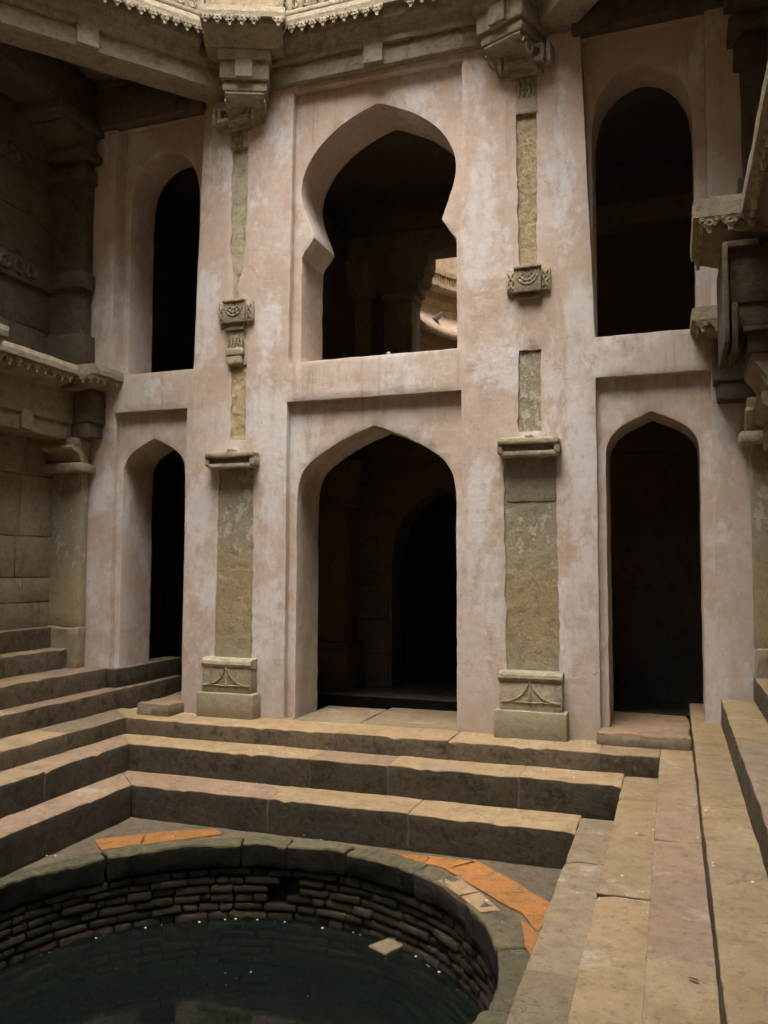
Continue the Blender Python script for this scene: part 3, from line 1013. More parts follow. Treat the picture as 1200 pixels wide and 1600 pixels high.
def pilaster(cx, wb, right):
    fr = Frame((cx, Y0), (1, 0), (0, -1))
    # base: plinth, carved die and roll
    base = fbox('pilaster_base', fr, -wb * 0.58, wb * 0.58, -0.05, 0.16, -0.02, 0.245, ['pil'], wall, b=0.014, seg=0.1, amp=0.007)
    fbox('carved_die', fr, -wb * 0.50, wb * 0.50, -0.05, 0.125, 0.235, 0.50, ['carved'], base, b=0.012, seg=0.1, amp=0.005)
    prof = [(-0.05, 0.495), (0.115, 0.495), (0.135, 0.51), (0.145, 0.535), (0.138, 0.565), (0.115, 0.585), (-0.05, 0.592)]
    profile_run('roll_moulding', fr, -wb * 0.51, wb * 0.51, prof, ['carved'], base, 0.08, 0.004)
    yf = Y0 - 0.130
    sw = []
    for s in (-1, 1):
        pa = [(cx + s * wb * (0.03 + 0.44 * t ** 1.4), yf, 0.49 - 0.17 * (1 - (1 - t) ** 2.0)) for t in [i / 10 for i in range(11)]]
        tube('carved_swag', pa, 0.008, 'ochre', base)
    tube('carved_swag', [(cx + wb * 0.47 * t, yf, 0.318 + 0.008 * abs(t)) for t in [-1 + i / 5 for i in range(11)]], 0.007, 'ochre', base)
    tube('carved_stem', [(cx, yf, 0.54), (cx, yf - 0.004, 0.45), (cx, yf, 0.33)], 0.010, 'ochre', base)
    # capital ledge: slab with an undercut slot and curled ends
    cap = fbox('pilaster_cap', fr, -wb * 0.50, wb * 0.50, -0.05, 0.15, 2.665, 2.725, ['carved'], wall, b=0.014, seg=0.07, amp=0.010)
    fbox('cap_slot', fr, -wb * 0.42, wb * 0.42, -0.05, 0.075, 2.60, 2.67, ['carved'], cap, b=0.006, seg=0.1, amp=0.003)
    fbox('cap_lip', fr, -wb * 0.47, wb * 0.47, -0.05, 0.125, 2.560, 2.605, ['carved'], cap, b=0.010, seg=0.1, amp=0.004)
    for s in (-1, 1):
        fbox('cap_curl', fr, s * wb * 0.46 - 0.028, s * wb * 0.46 + 0.028, -0.05, 0.135, 2.575, 2.68, ['carved'], cap, b=0.02, seg=None, amp=0.006)
    fbox('cap_crest', fr, -0.03, 0.03, -0.05, 0.135, 2.72, 2.76, ['carved'], cap, b=0.015, seg=None, amp=0.006)
    # small carved panel half way up
    w2 = 0.205
    band = fbox('carved_band', fr, -w2, w2, -0.05, 0.045, 4.12, 4.335, ['carved'], wall, b=0.008, seg=0.1, amp=0.004)
    fbox('band_boss', fr, -w2 * 0.62, w2 * 0.62, 0.0, 0.085, 4.105, 4.345, ['carved'], band, b=0.01, seg=0.1, amp=0.003)
    fbox('band_top', fr, -w2 * 0.62, w2 * 0.62, 0.0, 0.105, 4.325, 4.352, ['carved'], band, b=0.006, seg=None, amp=0.002)
    # pierced half rosette on the boss
    for r in (0.040, 0.075, 0.105):
        tube('rosette_ring', [(cx + r * math.cos(R_(a)), Y0 - 0.088, 4.305 + r * 1.25 * math.sin(R_(a))) for a in range(-180, 1, 18)], 0.007, 'carved', band)
    for a in (-150, -120, -90, -60, -30):
        tube('rosette_ray', [(cx + r * math.cos(R_(a)), Y0 - 0.088, 4.305 + r * 1.25 * math.sin(R_(a))) for r in (0.04, 0.07, 0.105)], 0.006, 'carved', band)
    for s in (-1, 1):
        x = cx + s * w2 * 0.80
        tube('band_knot', [(x - 0.022, Y0 - 0.048, 4.15), (x + 0.022, Y0 - 0.050, 4.225), (x - 0.022, Y0 - 0.048, 4.30)], 0.009, 'carved', band)
        tube('band_knot', [(x + 0.022, Y0 - 0.048, 4.15), (x - 0.022, Y0 - 0.050, 4.225), (x + 0.022, Y0 - 0.048, 4.30)], 0.009, 'carved', band)
    if right:
        fbox('band_corbel', fr, -w2 * 0.55, w2 * 0.5, -0.05, 0.05, 4.06, 4.11, ['carved'], band, b=0.014, seg=0.06, amp=0.012)
    else:
        fbox('band_corbel', fr, -0.125, 0.10, -0.05, 0.055, 4.03, 4.11, ['carved'], band, b=0.008, seg=0.06, amp=0.005)
        fbox('band_panel', fr, -0.105, 0.085, -0.05, 0.03, 3.84, 4.03, ['carved'], band, b=0.006, seg=0.06, amp=0.008)
        for k in range(5):
            x = cx - 0.085 + k * 0.04
            tube('zigzag_cut', [(x, Y0 - 0.034, 3.87), (x + 0.02, Y0 - 0.036, 3.96), (x + 0.04, Y0 - 0.034, 3.87)], 0.007, 'carved', band, 4)
        fbox('band_foot', fr, -0.115, 0.095, -0.05, 0.05, 3.765, 3.845, ['carved'], band, b=0.01, seg=0.06, amp=0.005)
        fbox('band_foot', fr, -0.10, 0.08, -0.05, 0.04, 3.67, 3.765, ['carved'], band, b=0.01, seg=0.06, amp=0.006)
    # upper carved block and capital plate
    z0, z1 = (5.86, 6.215) if right else (6.03, 6.225)
    up = fbox('carved_band', fr, -0.105, 0.095, -0.05, 0.020, z0, z1, ['carved'], wall, b=0.006, seg=0.06, amp=0.004)
    zz = z1 - 0.19
    for x in (-0.075, -0.03, 0.02, 0.065):
        fbox('grille_bar', fr, x - 0.009, x + 0.009, 0.015, 0.036, zz, z1 - 0.01, ['carved'], up, b=0.003, seg=None, amp=0.0)
    for x in (-0.052, -0.005, 0.043):
        tube('grille_knot', [(cx + x - 0.018, Y0 - 0.026, zz + 0.02), (cx + x + 0.018, Y0 - 0.026, zz + 0.09), (cx + x - 0.018, Y0 - 0.026, zz + 0.16)], 0.006, 'carved', up, 4)
        tube('grille_knot', [(cx + x + 0.018, Y0 - 0.026, zz + 0.02), (cx + x - 0.018, Y0 - 0.026, zz + 0.09), (cx + x + 0.018, Y0 - 0.026, zz + 0.16)], 0.006, 'carved', up, 4)
    pl = fbox('capital_plate', fr, -0.27, 0.26, -0.05, 0.10, 6.27, 6.44, ['beam'], wall, b=0.010, seg=0.1, amp=0.005)
    fbox('plate_rail', fr, -0.19, 0.18, 0.09, 0.165, 6.40, 6.445, ['beam'], pl, b=0.008, seg=0.1, amp=0.003)
    fbox('plate_rail', fr, -0.19, 0.18, 0.09, 0.165, 6.265, 6.315, ['beam'], pl, b=0.008, seg=0.1, amp=0.003)
    for x in (-0.235, -0.175, 0.165, 0.225):
        fbox('plate_rail', fr, x - 0.022, x + 0.022, 0.09, 0.155, 6.26, 6.44, ['beam'], pl, b=0.012, seg=None, amp=0.003)
    fbox('plate_foot', fr, -0.16, 0.15, -0.05, 0.085, 6.215, 6.275, ['beam'], pl, b=0.012, seg=0.1, amp=0.004)


pilaster(-4.335, 0.565, False)
pilaster(-1.235, 0.565, True)

# ------------------------------------------------------------------ carved pendants shared by every cornice
def pendant_mesh(name, w, h, t, mat):
    o2 = [(-0.5, 0), (-0.5, -0.30), (-0.40, -0.36), (-0.34, -0.52), (-0.20, -0.60), (-0.13, -0.74), (-0.10, -0.98), (0.10, -0.98),
          (0.13, -0.74), (0.20, -0.60), (0.34, -0.52), (0.40, -0.36), (0.5, -0.30), (0.5, 0)]
    n = len(o2)
    V = [(x * w, -t, z * h) for x, z in o2] + [(x * w, 0, z * h) for x, z in o2]
    F = [tuple(range(n - 1, -1, -1)), tuple(range(n, 2 * n))]
    for i in range(n):
        j = (i + 1) % n
        F.append((i, j, j + n, i + n))
    # raised ring boss
    for k in range(8):
        a = 2 * math.pi * k / 8
        for r, y in ((0.10, -t), (0.10, -t - 0.010), (0.20, -t - 0.010), (0.20, -t)):
            V.append((r * w * math.cos(a), y, -0.38 * h + r * w * math.sin(a)))
    b = 2 * n
    for k in range(8):
        c, d = b + k * 4, b + ((k + 1) % 8) * 4
        for q in range(3):
            F.append((c + q, c + q + 1, d + q + 1, d + q))
    # two side curls
    for s in (-1, 1):
        b2 = len(V)
        for k in range(6):
            a = 2 * math.pi * k / 6
            for r, y in ((0.05, -t), (0.05, -t - 0.008), (0.11, -t - 0.008), (0.11, -t)):
                V.append((s * 0.36 * w + r * w * math.cos(a), y, -0.15 * h + r * w * math.sin(a)))
        for k in range(6):
            c, d = b2 + k * 4, b2 + ((k + 1) % 6) * 4
            for q in range(3):
                F.append((c + q, c + q + 1, d + q + 1, d + q))
    me = bpy.data.meshes.new(name)
    me.from_pydata(V, [], F)
    me.materials.append(M[mat])
    bm = bmesh.new()
    bm.from_mesh(me)
    bmesh.ops.recalc_face_normals(bm, faces=bm.faces)
    bm.to_mesh(me)
    bm.free()
    return me


PEND = pendant_mesh('pendant', 0.118, 0.105, 0.022, 'carved')


def pendants(fr, u0, u1, n, z, parent, me=None, pitch=0.118, skip=0.0):
    L = u1 - u0
    k = max(1, int(round(L / pitch)))
    sc = L / k / pitch
    for i in range(k):
        if random.random() < max(skip, 0.04):
            continue
        u = u0 + (i + 0.5) * L / k
        p = fr.p(u, n)
        o = bpy.data.objects.new('pendant', me or PEND)
        yv = -fr.n
        xv = Vector((fr.u.x, fr.u.y)) if (fr.u.x * yv.y - fr.u.y * yv.x) > 0 else -fr.u
        o.matrix_world = Matrix(((xv.x * sc, yv.x, 0, p.x), (xv.y * sc, yv.y, 0, p.y), (0, 0, random.uniform(0.82, 1.08), z + random.uniform(-.004, .004)), (0, 0, 0, 1)))
        link(o, parent)


def cornice(fr, u0, u1, nb, nf, z, parent, mit0=0.0, mit1=0.0, mat='carved', skip=0.0):
    """slab with a hanging row of pendants and a coved soffit; z is the slab underside"""
    profile_run('cornice_slab', fr, u0, u1, [(nb - 0.25, z), (nf, z), (nf + 0.006, z + 0.05), (nf - 0.004, z + 0.105), (nf - 0.06, z + 0.118), (nb - 0.25, z + 0.118)], [mat], parent, 0.15, 0.005, mit0=mit0, mit1=mit1)
    profile_run('soffit', fr, u0, u1, [(nb - 0.12, z - 0.20), (nb, z - 0.20), (nb + (nf - nb) * 0.25, z - 0.135), (nb + (nf - nb) * 0.62, z - 0.095), (nf - 0.055, z - 0.045), (nf - 0.05, z + 0.002), (nb - 0.12, z + 0.002)],
                ['beam'], parent, 0.2, 0.003, mit0=mit0, mit1=mit1)
    a0, a1 = u0 + mit0 * nf, u1 + mit1 * nf
    pendants(fr, a0 + 0.004, a1 - 0.004, nf - 0.012, z + 0.002, parent, skip=skip)


# ------------------------------------------------------------------ the octagonal ring beam above
S5 = math.sin(R_(22.5))
C5 = math.cos(R_(22.5))
XL, XR = -4.24, -1.29
ZB = 6.60                         # underside of the beams
ZC = 7.06                         # underside of the cornice slabs


def ring_beam(name, label, fr, hl, back, group):
    b = empty(name, label, 'beam', group)
    nf = 0.13
    m = fbox('beam_block', fr, -hl, hl, back, nf - 0.055, ZB + 0.18, ZC + 0.05, ['beam'], b, b=0.012, seg=0.16, amp=0.006)
    fbox('beam_strip', fr, -hl, hl, back + 0.004, nf - 0.048, ZB, ZB + 0.20, ['beam'], b, b=0.014, seg=0.12, amp=0.008)
    # upper fascia stands proud and leaves a shadow line, interrupted by one square block
    fbox('beam_fascia', fr, -hl, -0.10, -0.02, nf, ZB + 0.195, ZC - 0.09, ['beam'], b, b=0.010, seg=0.12, amp=0.005)
    fbox('beam_fascia', fr, 0.10, hl, -0.02, nf, ZB + 0.195, ZC - 0.09, ['beam'], b, b=0.010, seg=0.12, amp=0.005)
    fbox('square_block', fr, -0.105, 0.105, -0.02, nf + 0.004, ZB + 0.012, ZC - 0.088, ['beam'], b, b=0.008, seg=0.12, amp=0.004)
    return b


frC = Frame((-2.765, Y0), (1, 0), (0, -1))
bc = ring_beam('lintel_beam', 'grey stone lintel with carved eave above the central horseshoe arch', frC, 1.36, -0.5, 'octagon beams')
cornice(frC, -1.10, 1.10, 0.12, 0.32, ZC, bc)
dl = Vector((-0.643, -0.766))
frL = Frame((XL - 0.16 + dl.x * 1.55, Y0 - 0.02 + dl.y * 1.55), -dl, (0.766, -0.643))
bl = ring_beam('diagonal_beam', 'diagonal grey stone beam crossing the dark upper left corner', frL, 1.50, -0.26, 'octagon beams')
cornice(frL, -1.46, 1.10, 0.12, 0.32, ZC, bl)
dr = Vector((0.643, -0.766))
frR = Frame((XR + 0.16 + dr.x * 1.55, Y0 - 0.02 + dr.y * 1.55), dr, (-0.766, -0.643))
br = ring_beam('diagonal_beam', 'diagonal grey stone beam at the top right corner', frR, 1.50, -0.26, 'octagon beams')
cornice(frR, -1.10, 1.46, 0.12, 0.32, ZC, br)


def scroll_prof(n0, n1, z0, z1):
    """cyma bracket profile"""
    d, h = n1 - n0, z1 - z0
    pts = [(n0, z0), (n0 + 0.22 * d, z0), (n0 + 0.36 * d, z0 + 0.06 * h), (n0 + 0.5 * d, z0 + 0.22 * h), (n0 + 0.54 * d, z0 + 0.42 * h), (n0 + 0.62 * d, z0 + 0.58 * h),
           (n0 + 0.80 * d, z0 + 0.66 * h), (n0 + 0.95 * d, z0 + 0.74 * h), (n1, z0 + 0.86 * h), (n1 - 0.03 * d, z1), (n0, z1)]
    return pts


def corner_bracket(name, label, C, nrm, u, group):
    fr = Frame(C, u, nrm)
    b = empty(name, label, 'bracket', group)
    profile_run('cornice_slab', fr, -0.43, 0.43, [(0.0, ZC), (0.66, ZC), (0.664, ZC + 0.05), (0.655, ZC + 0.11), (0.60, ZC + 0.125), (0.0, ZC + 0.125)], ['carved'], b, 0.15, 0.005)
    profile_run('soffit', fr, -0.40, 0.40, [(0.0, ZC - 0.20), (0.45, ZC - 0.20), (0.50, ZC - 0.14), (0.56, ZC - 0.09), (0.61, ZC - 0.04), (0.615, ZC + 0.002), (0.0, ZC + 0.002)], ['beam'], b, 0.2, 0.003)
    pendants(fr, -0.425, 0.425, 0.648, ZC + 0.002, b)
    fbox('bracket_block', fr, -0.275, 0.275, -0.10, 0.43, ZB + 0.16, ZC - 0.15, ['beam'], b, b=0.012, seg=0.12, amp=0.005)
    fbox('bracket_block', fr, -0.255, 0.255, -0.10, 0.385, ZB - 0.03, ZB + 0.165, ['beam'], b, b=0.012, seg=0.12, amp=0.004)
    fbox('bracket_tongue', fr, -0.095, 0.085, 0.30, 0.425, ZB - 0.025, ZB + 0.165, ['beam'], b, b=0.010, seg=0.12, amp=0.003)
    fbox('bracket_fillet', fr, -0.232, 0.232, -0.10, 0.345, ZB - 0.135, ZB - 0.035, ['beam'], b, b=0.016, seg=0.12, amp=0.004)
    sc = profile_run('scroll', fr, -0.20, 0.20, scroll_prof(-0.10, 0.335, ZB - 0.37, ZB - 0.13), ['beam'], b, 0.1, 0.003)
    for s in (-1, 1):
        p = [(0.20 + 0.10 * (1 - t * 0.75) * math.cos(t * 9), ZB - 0.235 + 0.085 * (1 - t * 0.75) * math.sin(t * 9)) for t in [i / 16 for i in range(17)]]
        tube('spiral', [(*fr.p(s * 0.205, n), z) for n, z in p], 0.010, 'beam', sc)
    return b


corner_bracket('corner_bracket', 'stepped stone corner bracket above the left pilaster', (XL, Y0), (S5, -C5), (C5, S5), 'octagon corner brackets')
corner_bracket('corner_bracket', 'stepped stone corner bracket above the right pilaster', (XR, Y0), (-S5, -C5), (C5, -S5), 'octagon corner brackets')
# parapet standing on the cornices
for fr, u0, u1, lab in ((frC, -1.0, 1.0, 'pale carved parapet above the central eave'), (frL, -1.5, 1.2, 'pale carved parapet above the left diagonal eave'), (frR, -1.2, 1.5, 'pale carved parapet above the right diagonal eave')):
    pr = empty('parapet', lab, 'parapet', 'octagon parapets')
    fbox('bottom_rail', fr, u0, u1, 0.20, 0.31, ZC + 0.12, ZC + 0.17, ['carved'], pr, amp=0.003)
    fbox('top_rail', fr, u0, u1, 0.18, 0.33, ZC + 0.52, ZC + 0.60, ['carved'], pr, amp=0.003)
    k = int((u1 - u0) / 0.125)
    for i in range(k + 1):
        u = u0 + 0.03 + (u1 - u0 - 0.06) * i / k
        w = 0.022 if i % 3 else 0.045
        fbox('baluster', fr, u - w, u + w, 0.21, 0.29, ZC + 0.165, ZC + 0.525, ['carved'], pr, seg=None, b=0.006, amp=0)
    for i in range(k):
        u = u0 + 0.03 + (u1 - u0 - 0.06) * (i + 0.5) / k
        tube('fretwork', [(*fr.p(u + 0.034 * math.cos(R_(a)), 0.28), ZC + 0.235 + 0.04 * math.sin(R_(a))) for a in range(0, 361, 45)], 0.010, 'carved', pr, 4)

# ------------------------------------------------------------------ side walls (left and right are mirror images)
MX = -2.785


def side_wall(sg, name_lbl):
    """sg = -1 left, +1 right; coordinates mirrored about MX"""
    def X(d):
        return MX + sg * d
    wl = empty('side_wall', name_lbl['wall'], 'wall', 'side walls')

    def bx(nm, d0, d1, y0, y1, z0, z1, mats, par, **kw):
        a, b_ = sorted((X(d0), X(d1)))
        return stone(nm, rect(a, b_, y0, y1), z0, z1, mats, par, **kw)
    dw = 3.80 if sg < 0 else 3.62      # face of the block wall
    # squared blocks, lower storey
    rows = [0.84, 1.14, 1.41, 1.855, 2.52, 2.95]
    for r in range(len(rows) - 1):
        y = 7.68
        first = True
        while y > -1.5:
            L = random.uniform(0.45, 1.5) if not first else random.uniform(0.25, 0.9)
            first = False
            y1 = max(y - L, -1.6)
            bx('wall_block', dw + random.uniform(-.008, .008), dw + 0.35, y1 + 0.004, y - 0.004, rows[r] + 0.003, rows[r + 1] - 0.003, ['block'], wl, b=0.010, seg=0.18, amp=0.007)
            y = y1
    mesh_obj('wall_core', [(X(dw + 0.2), -1.6, -0.2), (X(dw + 0.2), 7.8, -0.2), (X(dw + 0.2), 7.8, 7.2), (X(dw + 0.2), -1.6, 7.2)], [(0, 1, 2, 3)], ['dim'], wl)
    # corner pilaster with scroll capital
    pd0 = 3.40 if sg < 0 else 3.42
    pf = bx('corner_pilaster', pd0, dw + 0.1, 7.57, 7.69, 0.86, 2.60, ['pil'], wl, b=0.014, seg=0.12, amp=0.007)
    bx('pilaster_foot', pd0 - 0.005, dw + 0.1, 7.54, 7.69, 0.60 if sg > 0 else 0.40, 0.868, ['pil'], pf, b=0.02, seg=0.06, amp=0.024)
    bx('capital_plate', pd0 - 0.09, dw + 0.1, 7.42, 7.695, 2.57, 2.665, ['carved'], pf, b=0.016, seg=0.1, amp=0.005)
    frp = Frame((X(3.6), 7.60), (sg, 0), (0, -1))
    a0, a1 = -0.22, 0.25
    sc = profile_run('scroll', frp, a0, a1, scroll_prof(-0.05, 0.22, 2.66, 2.86), ['carved'], pf, 0.1, 0.003)
    bx('abacus', pd0 - 0.03, dw + 0.1, 7.40, 7.695, 2.855, 2.945, ['carved'], pf, b=0.012, seg=0.1, amp=0.005)
    # beam on the pilasters with two sunk strips and a square block
    bm_ = bx('wall_beam', 3.44, dw + 0.2, -1.6, 7.60, 3.10, 3.47, ['block'], wl, b=0.012, seg=0.2, amp=0.008)
    bx('beam_strip', 3.47, dw + 0.2, -1.6, 7.60, 2.92, 3.105, ['block'], bm_, b=0.014, seg=0.2, amp=0.008)
    for yk in (6.76, 4.2, 2.0):
        bx('square_block', 3.425, 3.55, yk - 0.08, yk + 0.08, 2.935, 3.14, ['block'], bm_, b=0.008, seg=0.1, amp=0.004)
    bx('corner_block', 3.20 if sg < 0 else 3.14, dw + 0.1, 7.44, 7.695, 3.11, 3.47, ['dimblock'], wl, b=0.014, seg=0.12, amp=0.008)
    bx('corner_block', 3.23 if sg < 0 else 3.17, dw + 0.1, 7.46, 7.695, 2.95, 3.115, ['dimblock'], wl, b=0.014, seg=0.12, amp=0.008)
    # upper storey: plain panels with two carved bands and a corner pilaster
    UPM = 'dimblock'  # shade of the covered corner painted as darker stone
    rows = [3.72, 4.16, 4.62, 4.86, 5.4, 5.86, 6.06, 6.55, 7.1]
    dq = dw + 0.05
    for r in range(len(rows) - 1):
        if (r == 2 or r == 5):
            bd = bx('carved_band', dq - 0.05, dq + 0.3, -1.6, 7.66, rows[r], rows[r + 1], [UPM], wl, b=0.012, seg=0.3, amp=0.008)
            y = 7.20
            while y > 5.6:
                yy = y - 0.055
                tube('band_rosette', [(X(dq - 0.058), yy + 0.065 * math.cos(R_(a)), (rows[r] + rows[r + 1]) / 2 + 0.065 * math.sin(R_(a))) for a in range(0, 361, 40)], 0.020, UPM, bd, 4)
                y -= 0.19
            continue
        y = 7.68
        while y > -1.5:
            L = random.uniform(0.5, 1.3)
            y1 = max(y - L, -1.6)
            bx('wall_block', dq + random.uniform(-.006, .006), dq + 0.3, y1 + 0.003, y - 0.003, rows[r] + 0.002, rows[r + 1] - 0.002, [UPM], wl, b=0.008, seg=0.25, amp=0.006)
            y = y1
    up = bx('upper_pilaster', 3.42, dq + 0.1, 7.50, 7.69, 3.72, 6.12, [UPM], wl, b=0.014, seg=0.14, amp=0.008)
    bx('pilaster_foot', 3.36, dq + 0.1, 7.45, 7.69, 3.72, 4.12, [UPM], up, b=0.014, seg=0.14, amp=0.008)
    bx('carved_collar', 3.37, dq + 0.1, 7.45, 7.69, 4.64, 4.84, [UPM], up, b=0.02, seg=0.08, amp=0.018)
    bx('carved_collar', 3.37, dq + 0.1, 7.45, 7.69, 5.88, 6.04, [UPM], up, b=0.02, seg=0.08, amp=0.018)
    bx('capital_plate', 3.32, dq + 0.1, 7.36, 7.69, 6.12, 6.22, [UPM], up, b=0.014, seg=0.1, amp=0.006)
    profile_run('scroll', Frame((X(3.58), 7.55), (sg, 0), (0, -1)), -0.22, 0.3, scroll_prof(-0.05, 0.40, 6.21, 6.45), [UPM], up, 0.1, 0.003)
    bx('abacus', 3.30, dq + 0.1, 6.95, 7.69, 6.44, 6.56, [UPM], up, b=0.012, seg=0.14, amp=0.006)
    ub = bx('upper_beam', 3.36, dq + 0.2, -1.6, 7.62, 6.555, 7.0, [UPM], wl, b=0.012, seg=0.3, amp=0.008)
    # projecting cornice at first floor level
    cn = empty('balcony_cornice', name_lbl['cornice'], 'cornice', 'first floor cornices')
    fr = Frame((X(3.44), 3.0), (0, 1), (-sg, 0))

    def cor(u0, u1, nf, z, capends):
        profile_run('cornice_slab', fr, u0, u1, [(-0.4, z), (nf, z), (nf + 0.005, z + 0.05), (nf - 0.004, z + 0.10), (nf - 0.05, z + 0.112), (-0.4, z + 0.112)], ['carved'], cn, 0.15, 0.005)
        profile_run('soffit', fr, u0 + 0.035, u1 - 0.02, [(-0.3, z - 0.14), (0.0, z - 0.14), (nf * 0.5, z - 0.10), (nf - 0.05, z - 0.04), (nf - 0.045, z + 0.002), (-0.3, z + 0.002)], ['block'], cn, 0.2, 0.003)
        pendants(fr, u0 + 0.01, u1 - 0.01, nf - 0.055, z + 0.002, cn)
        if capends:
            fe = Frame(fr.p(u0, 0), (-sg, 0), (0, -1))
            pendants(fe, 0.0, nf - 0.03, -0.03, z + 0.002, cn)
    cor(3.0 - 4.6, 3.0 - 0.82 + 0.0, 0.235, 3.62, False)      # near run (y up to 5.18)
    cor(2.20, 2.96, 0.50, 3.635, True)                        # ressaut over the octagon corner
    cor(2.98, 4.22, 0.235, 3.585, False)                      # run
    cor(4.24, 4.695, 0.47, 3.585, True)                       # corner piece
    # bracket under the ressaut
    rb = bx('bracket_block', 3.125, dw + 0.1, 5.24, 5.92, 3.10, 3.46, ['soot2'], wl, b=0.008, seg=0.14, amp=0.004)  # painted dark for the shade below the ressaut
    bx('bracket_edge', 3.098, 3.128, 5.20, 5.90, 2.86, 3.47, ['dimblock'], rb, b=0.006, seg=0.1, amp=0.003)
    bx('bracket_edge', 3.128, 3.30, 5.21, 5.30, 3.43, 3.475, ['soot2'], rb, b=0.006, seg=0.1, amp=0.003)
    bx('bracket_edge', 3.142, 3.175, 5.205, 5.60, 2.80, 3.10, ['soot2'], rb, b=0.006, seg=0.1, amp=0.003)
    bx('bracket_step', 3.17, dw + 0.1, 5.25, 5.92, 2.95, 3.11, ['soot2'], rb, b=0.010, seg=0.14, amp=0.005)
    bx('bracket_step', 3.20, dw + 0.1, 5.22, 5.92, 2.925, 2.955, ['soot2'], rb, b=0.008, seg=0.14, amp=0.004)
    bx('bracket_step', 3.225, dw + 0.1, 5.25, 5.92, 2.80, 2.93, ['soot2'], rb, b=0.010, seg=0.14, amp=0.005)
    cyma = [(-0.05, 2.44), (0.20, 2.44), (0.27, 2.455), (0.315, 2.50), (0.325, 2.56), (0.30, 2.61), (0.295, 2.66), (0.33, 2.72), (0.365, 2.76), (0.375, 2.81), (-0.05, 2.81)]
    profile_run('scroll', Frame((X(3.62), 5.57), (0, 1), (-sg, 0)), -0.30, 0.30, cyma, ['block'], rb, 0.1, 0.003)
    tube('scroll_curl', [(X(3.40 - 0.10 * (1 - t * 0.7) * math.cos(t * 8)), 5.262, 2.60 + 0.10 * (1 - t * 0.7) * math.sin(t * 8 + 2.4)) for t in [q / 18 for q in range(19)]], 0.011, 'block', rb)
    bx('capital_plate', 3.36, dw + 0.1, 5.22, 5.92, 2.30, 2.45, ['block'], rb, b=0.014, seg=0.12, amp=0.005)
    bx('octagon_pilaster', 3.50, dw + 0.1, 5.34, 5.80, 0.84, 2.31, ['pil'], wl, b=0.014, seg=0.14, amp=0.007)
    return wl


side_wall(-1, {'wall': 'left side wall of squared brown sandstone blocks', 'cornice': 'carved stone cornice running along the left side wall'})
side_wall(1, {'wall': 'dark stone wall at the right edge with pilaster and brackets', 'cornice': 'carved stone balcony edge jutting in from the right'})

# ceilings over the corners and wall beams along the back bays
for sg, lab in ((-1, 'dark stone ceiling slab over the left corner'), (1, 'dark stone ceiling slab over the right corner')):
    xa = MX + sg * 4.2
    if sg < 0:
        poly = [(xa, 7.72), (xa, 4.7), (-6.35, 5.0), (-4.5, 7.35), (-4.5, 7.72)]
    else:
        poly = [(xa, 7.72), (-1.05, 7.72), (-1.05, 7.35), (0.85, 5.0), (xa, 4.7)]
    c = plate('ceiling', poly, 7.0, 7.12, 'block', None)
    tag(c, lab, 'ceiling', kind='structure')
    x0, x1 = sorted((MX + sg * 1.98, MX + sg * 3.55))
    b = sbox('bay_beam', x0, x1, 7.60, 7.76, 6.53, 6.98, ['dimblock'], wall, b=0.012, seg=0.2, amp=0.006)

# ------------------------------------------------------------------ upper shaft (out of view: shapes the light)
shaft = empty('upper_shaft', 'octagonal stone shaft of the storeys above the eave', 'shaft')
AP = 3.86
OC = (MX, Y0 - 3.74)
for i in range(8):
    a = R_(45 * i + 90)
    nrm = Vector((math.cos(a), math.sin(a)))
    tn = Vector((-nrm.y, nrm.x))
    fr = Frame((OC[0] + nrm.x * AP, OC[1] + nrm.y * AP), tn, -nrm)
    hl = AP * math.tan(R_(22.5))
    fbox('shaft_wall', fr, -hl - 0.1, hl + 0.1, -0.4, 0.0, 7.16, 13.9, ['shaftw'], shaft, seg=1.0, amp=0.0, b=0.02)
    fbox('shaft_ledge', fr, -hl, hl, 0.0, 0.28, 10.4, 10.55, ['shaftw'], shaft, seg=1.0, amp=0.0, b=0.02)
    if i not in (0, 1, 7):
        fbox('shaft_ledge', fr, -hl, hl, -0.3, 0.6, 7.0, 7.17, ['beam'], shaft, seg=1.0, amp=0.0, b=0.02)

# the ground level roof around the shaft, with holes for both shafts, keeps stray sky out of the rooms
roof_o = [(-14, -32), (9, -32), (9, 24), (-14, 24)]
h3 = [(-6.4, -24), (0.95, -24), (0.95, -3.2), (-6.4, -3.2)]
h1 = [(OC[0] + 4.4 * math.cos(R_(45 * i + 22.5)), OC[1] + 4.4 * math.sin(R_(45 * i + 22.5))) for i in range(8)]
SC = (-1.78, 13.45)
SR = 2.62
h2 = [(SC[0] + (SR + 0.1) * math.cos(R_(i * 10)), SC[1] + (SR + 0.1) * math.sin(R_(i * 10))) for i in range(36)]
pts, tris = wall_sheet(roof_o, [h1, h2, h3], None)
rf = mesh_obj('terrace', [(p.x, p.y, 13.6) for p in pts], [tuple(t) for t in tris], ['block'])
tag(rf, 'stone terrace at ground level around the two shafts', 'terrace', kind='structure')
# outer retaining walls of the excavation
er = mesh_obj('retaining_wall', [(-14, -32, -3.6), (9, -32, -3.6), (9, 24, -3.6), (-14, 24, -3.6), (-14, -32, 13.6), (9, -32, 13.6), (9, 24, 13.6), (-14, 24, 13.6)],
              [(0, 1, 5, 4), (1, 2, 6, 5), (2, 3, 7, 6), (3, 0, 4, 7)], ['dim'])
tag(er, 'earth retaining walls enclosing the stepwell', 'wall', kind='structure')
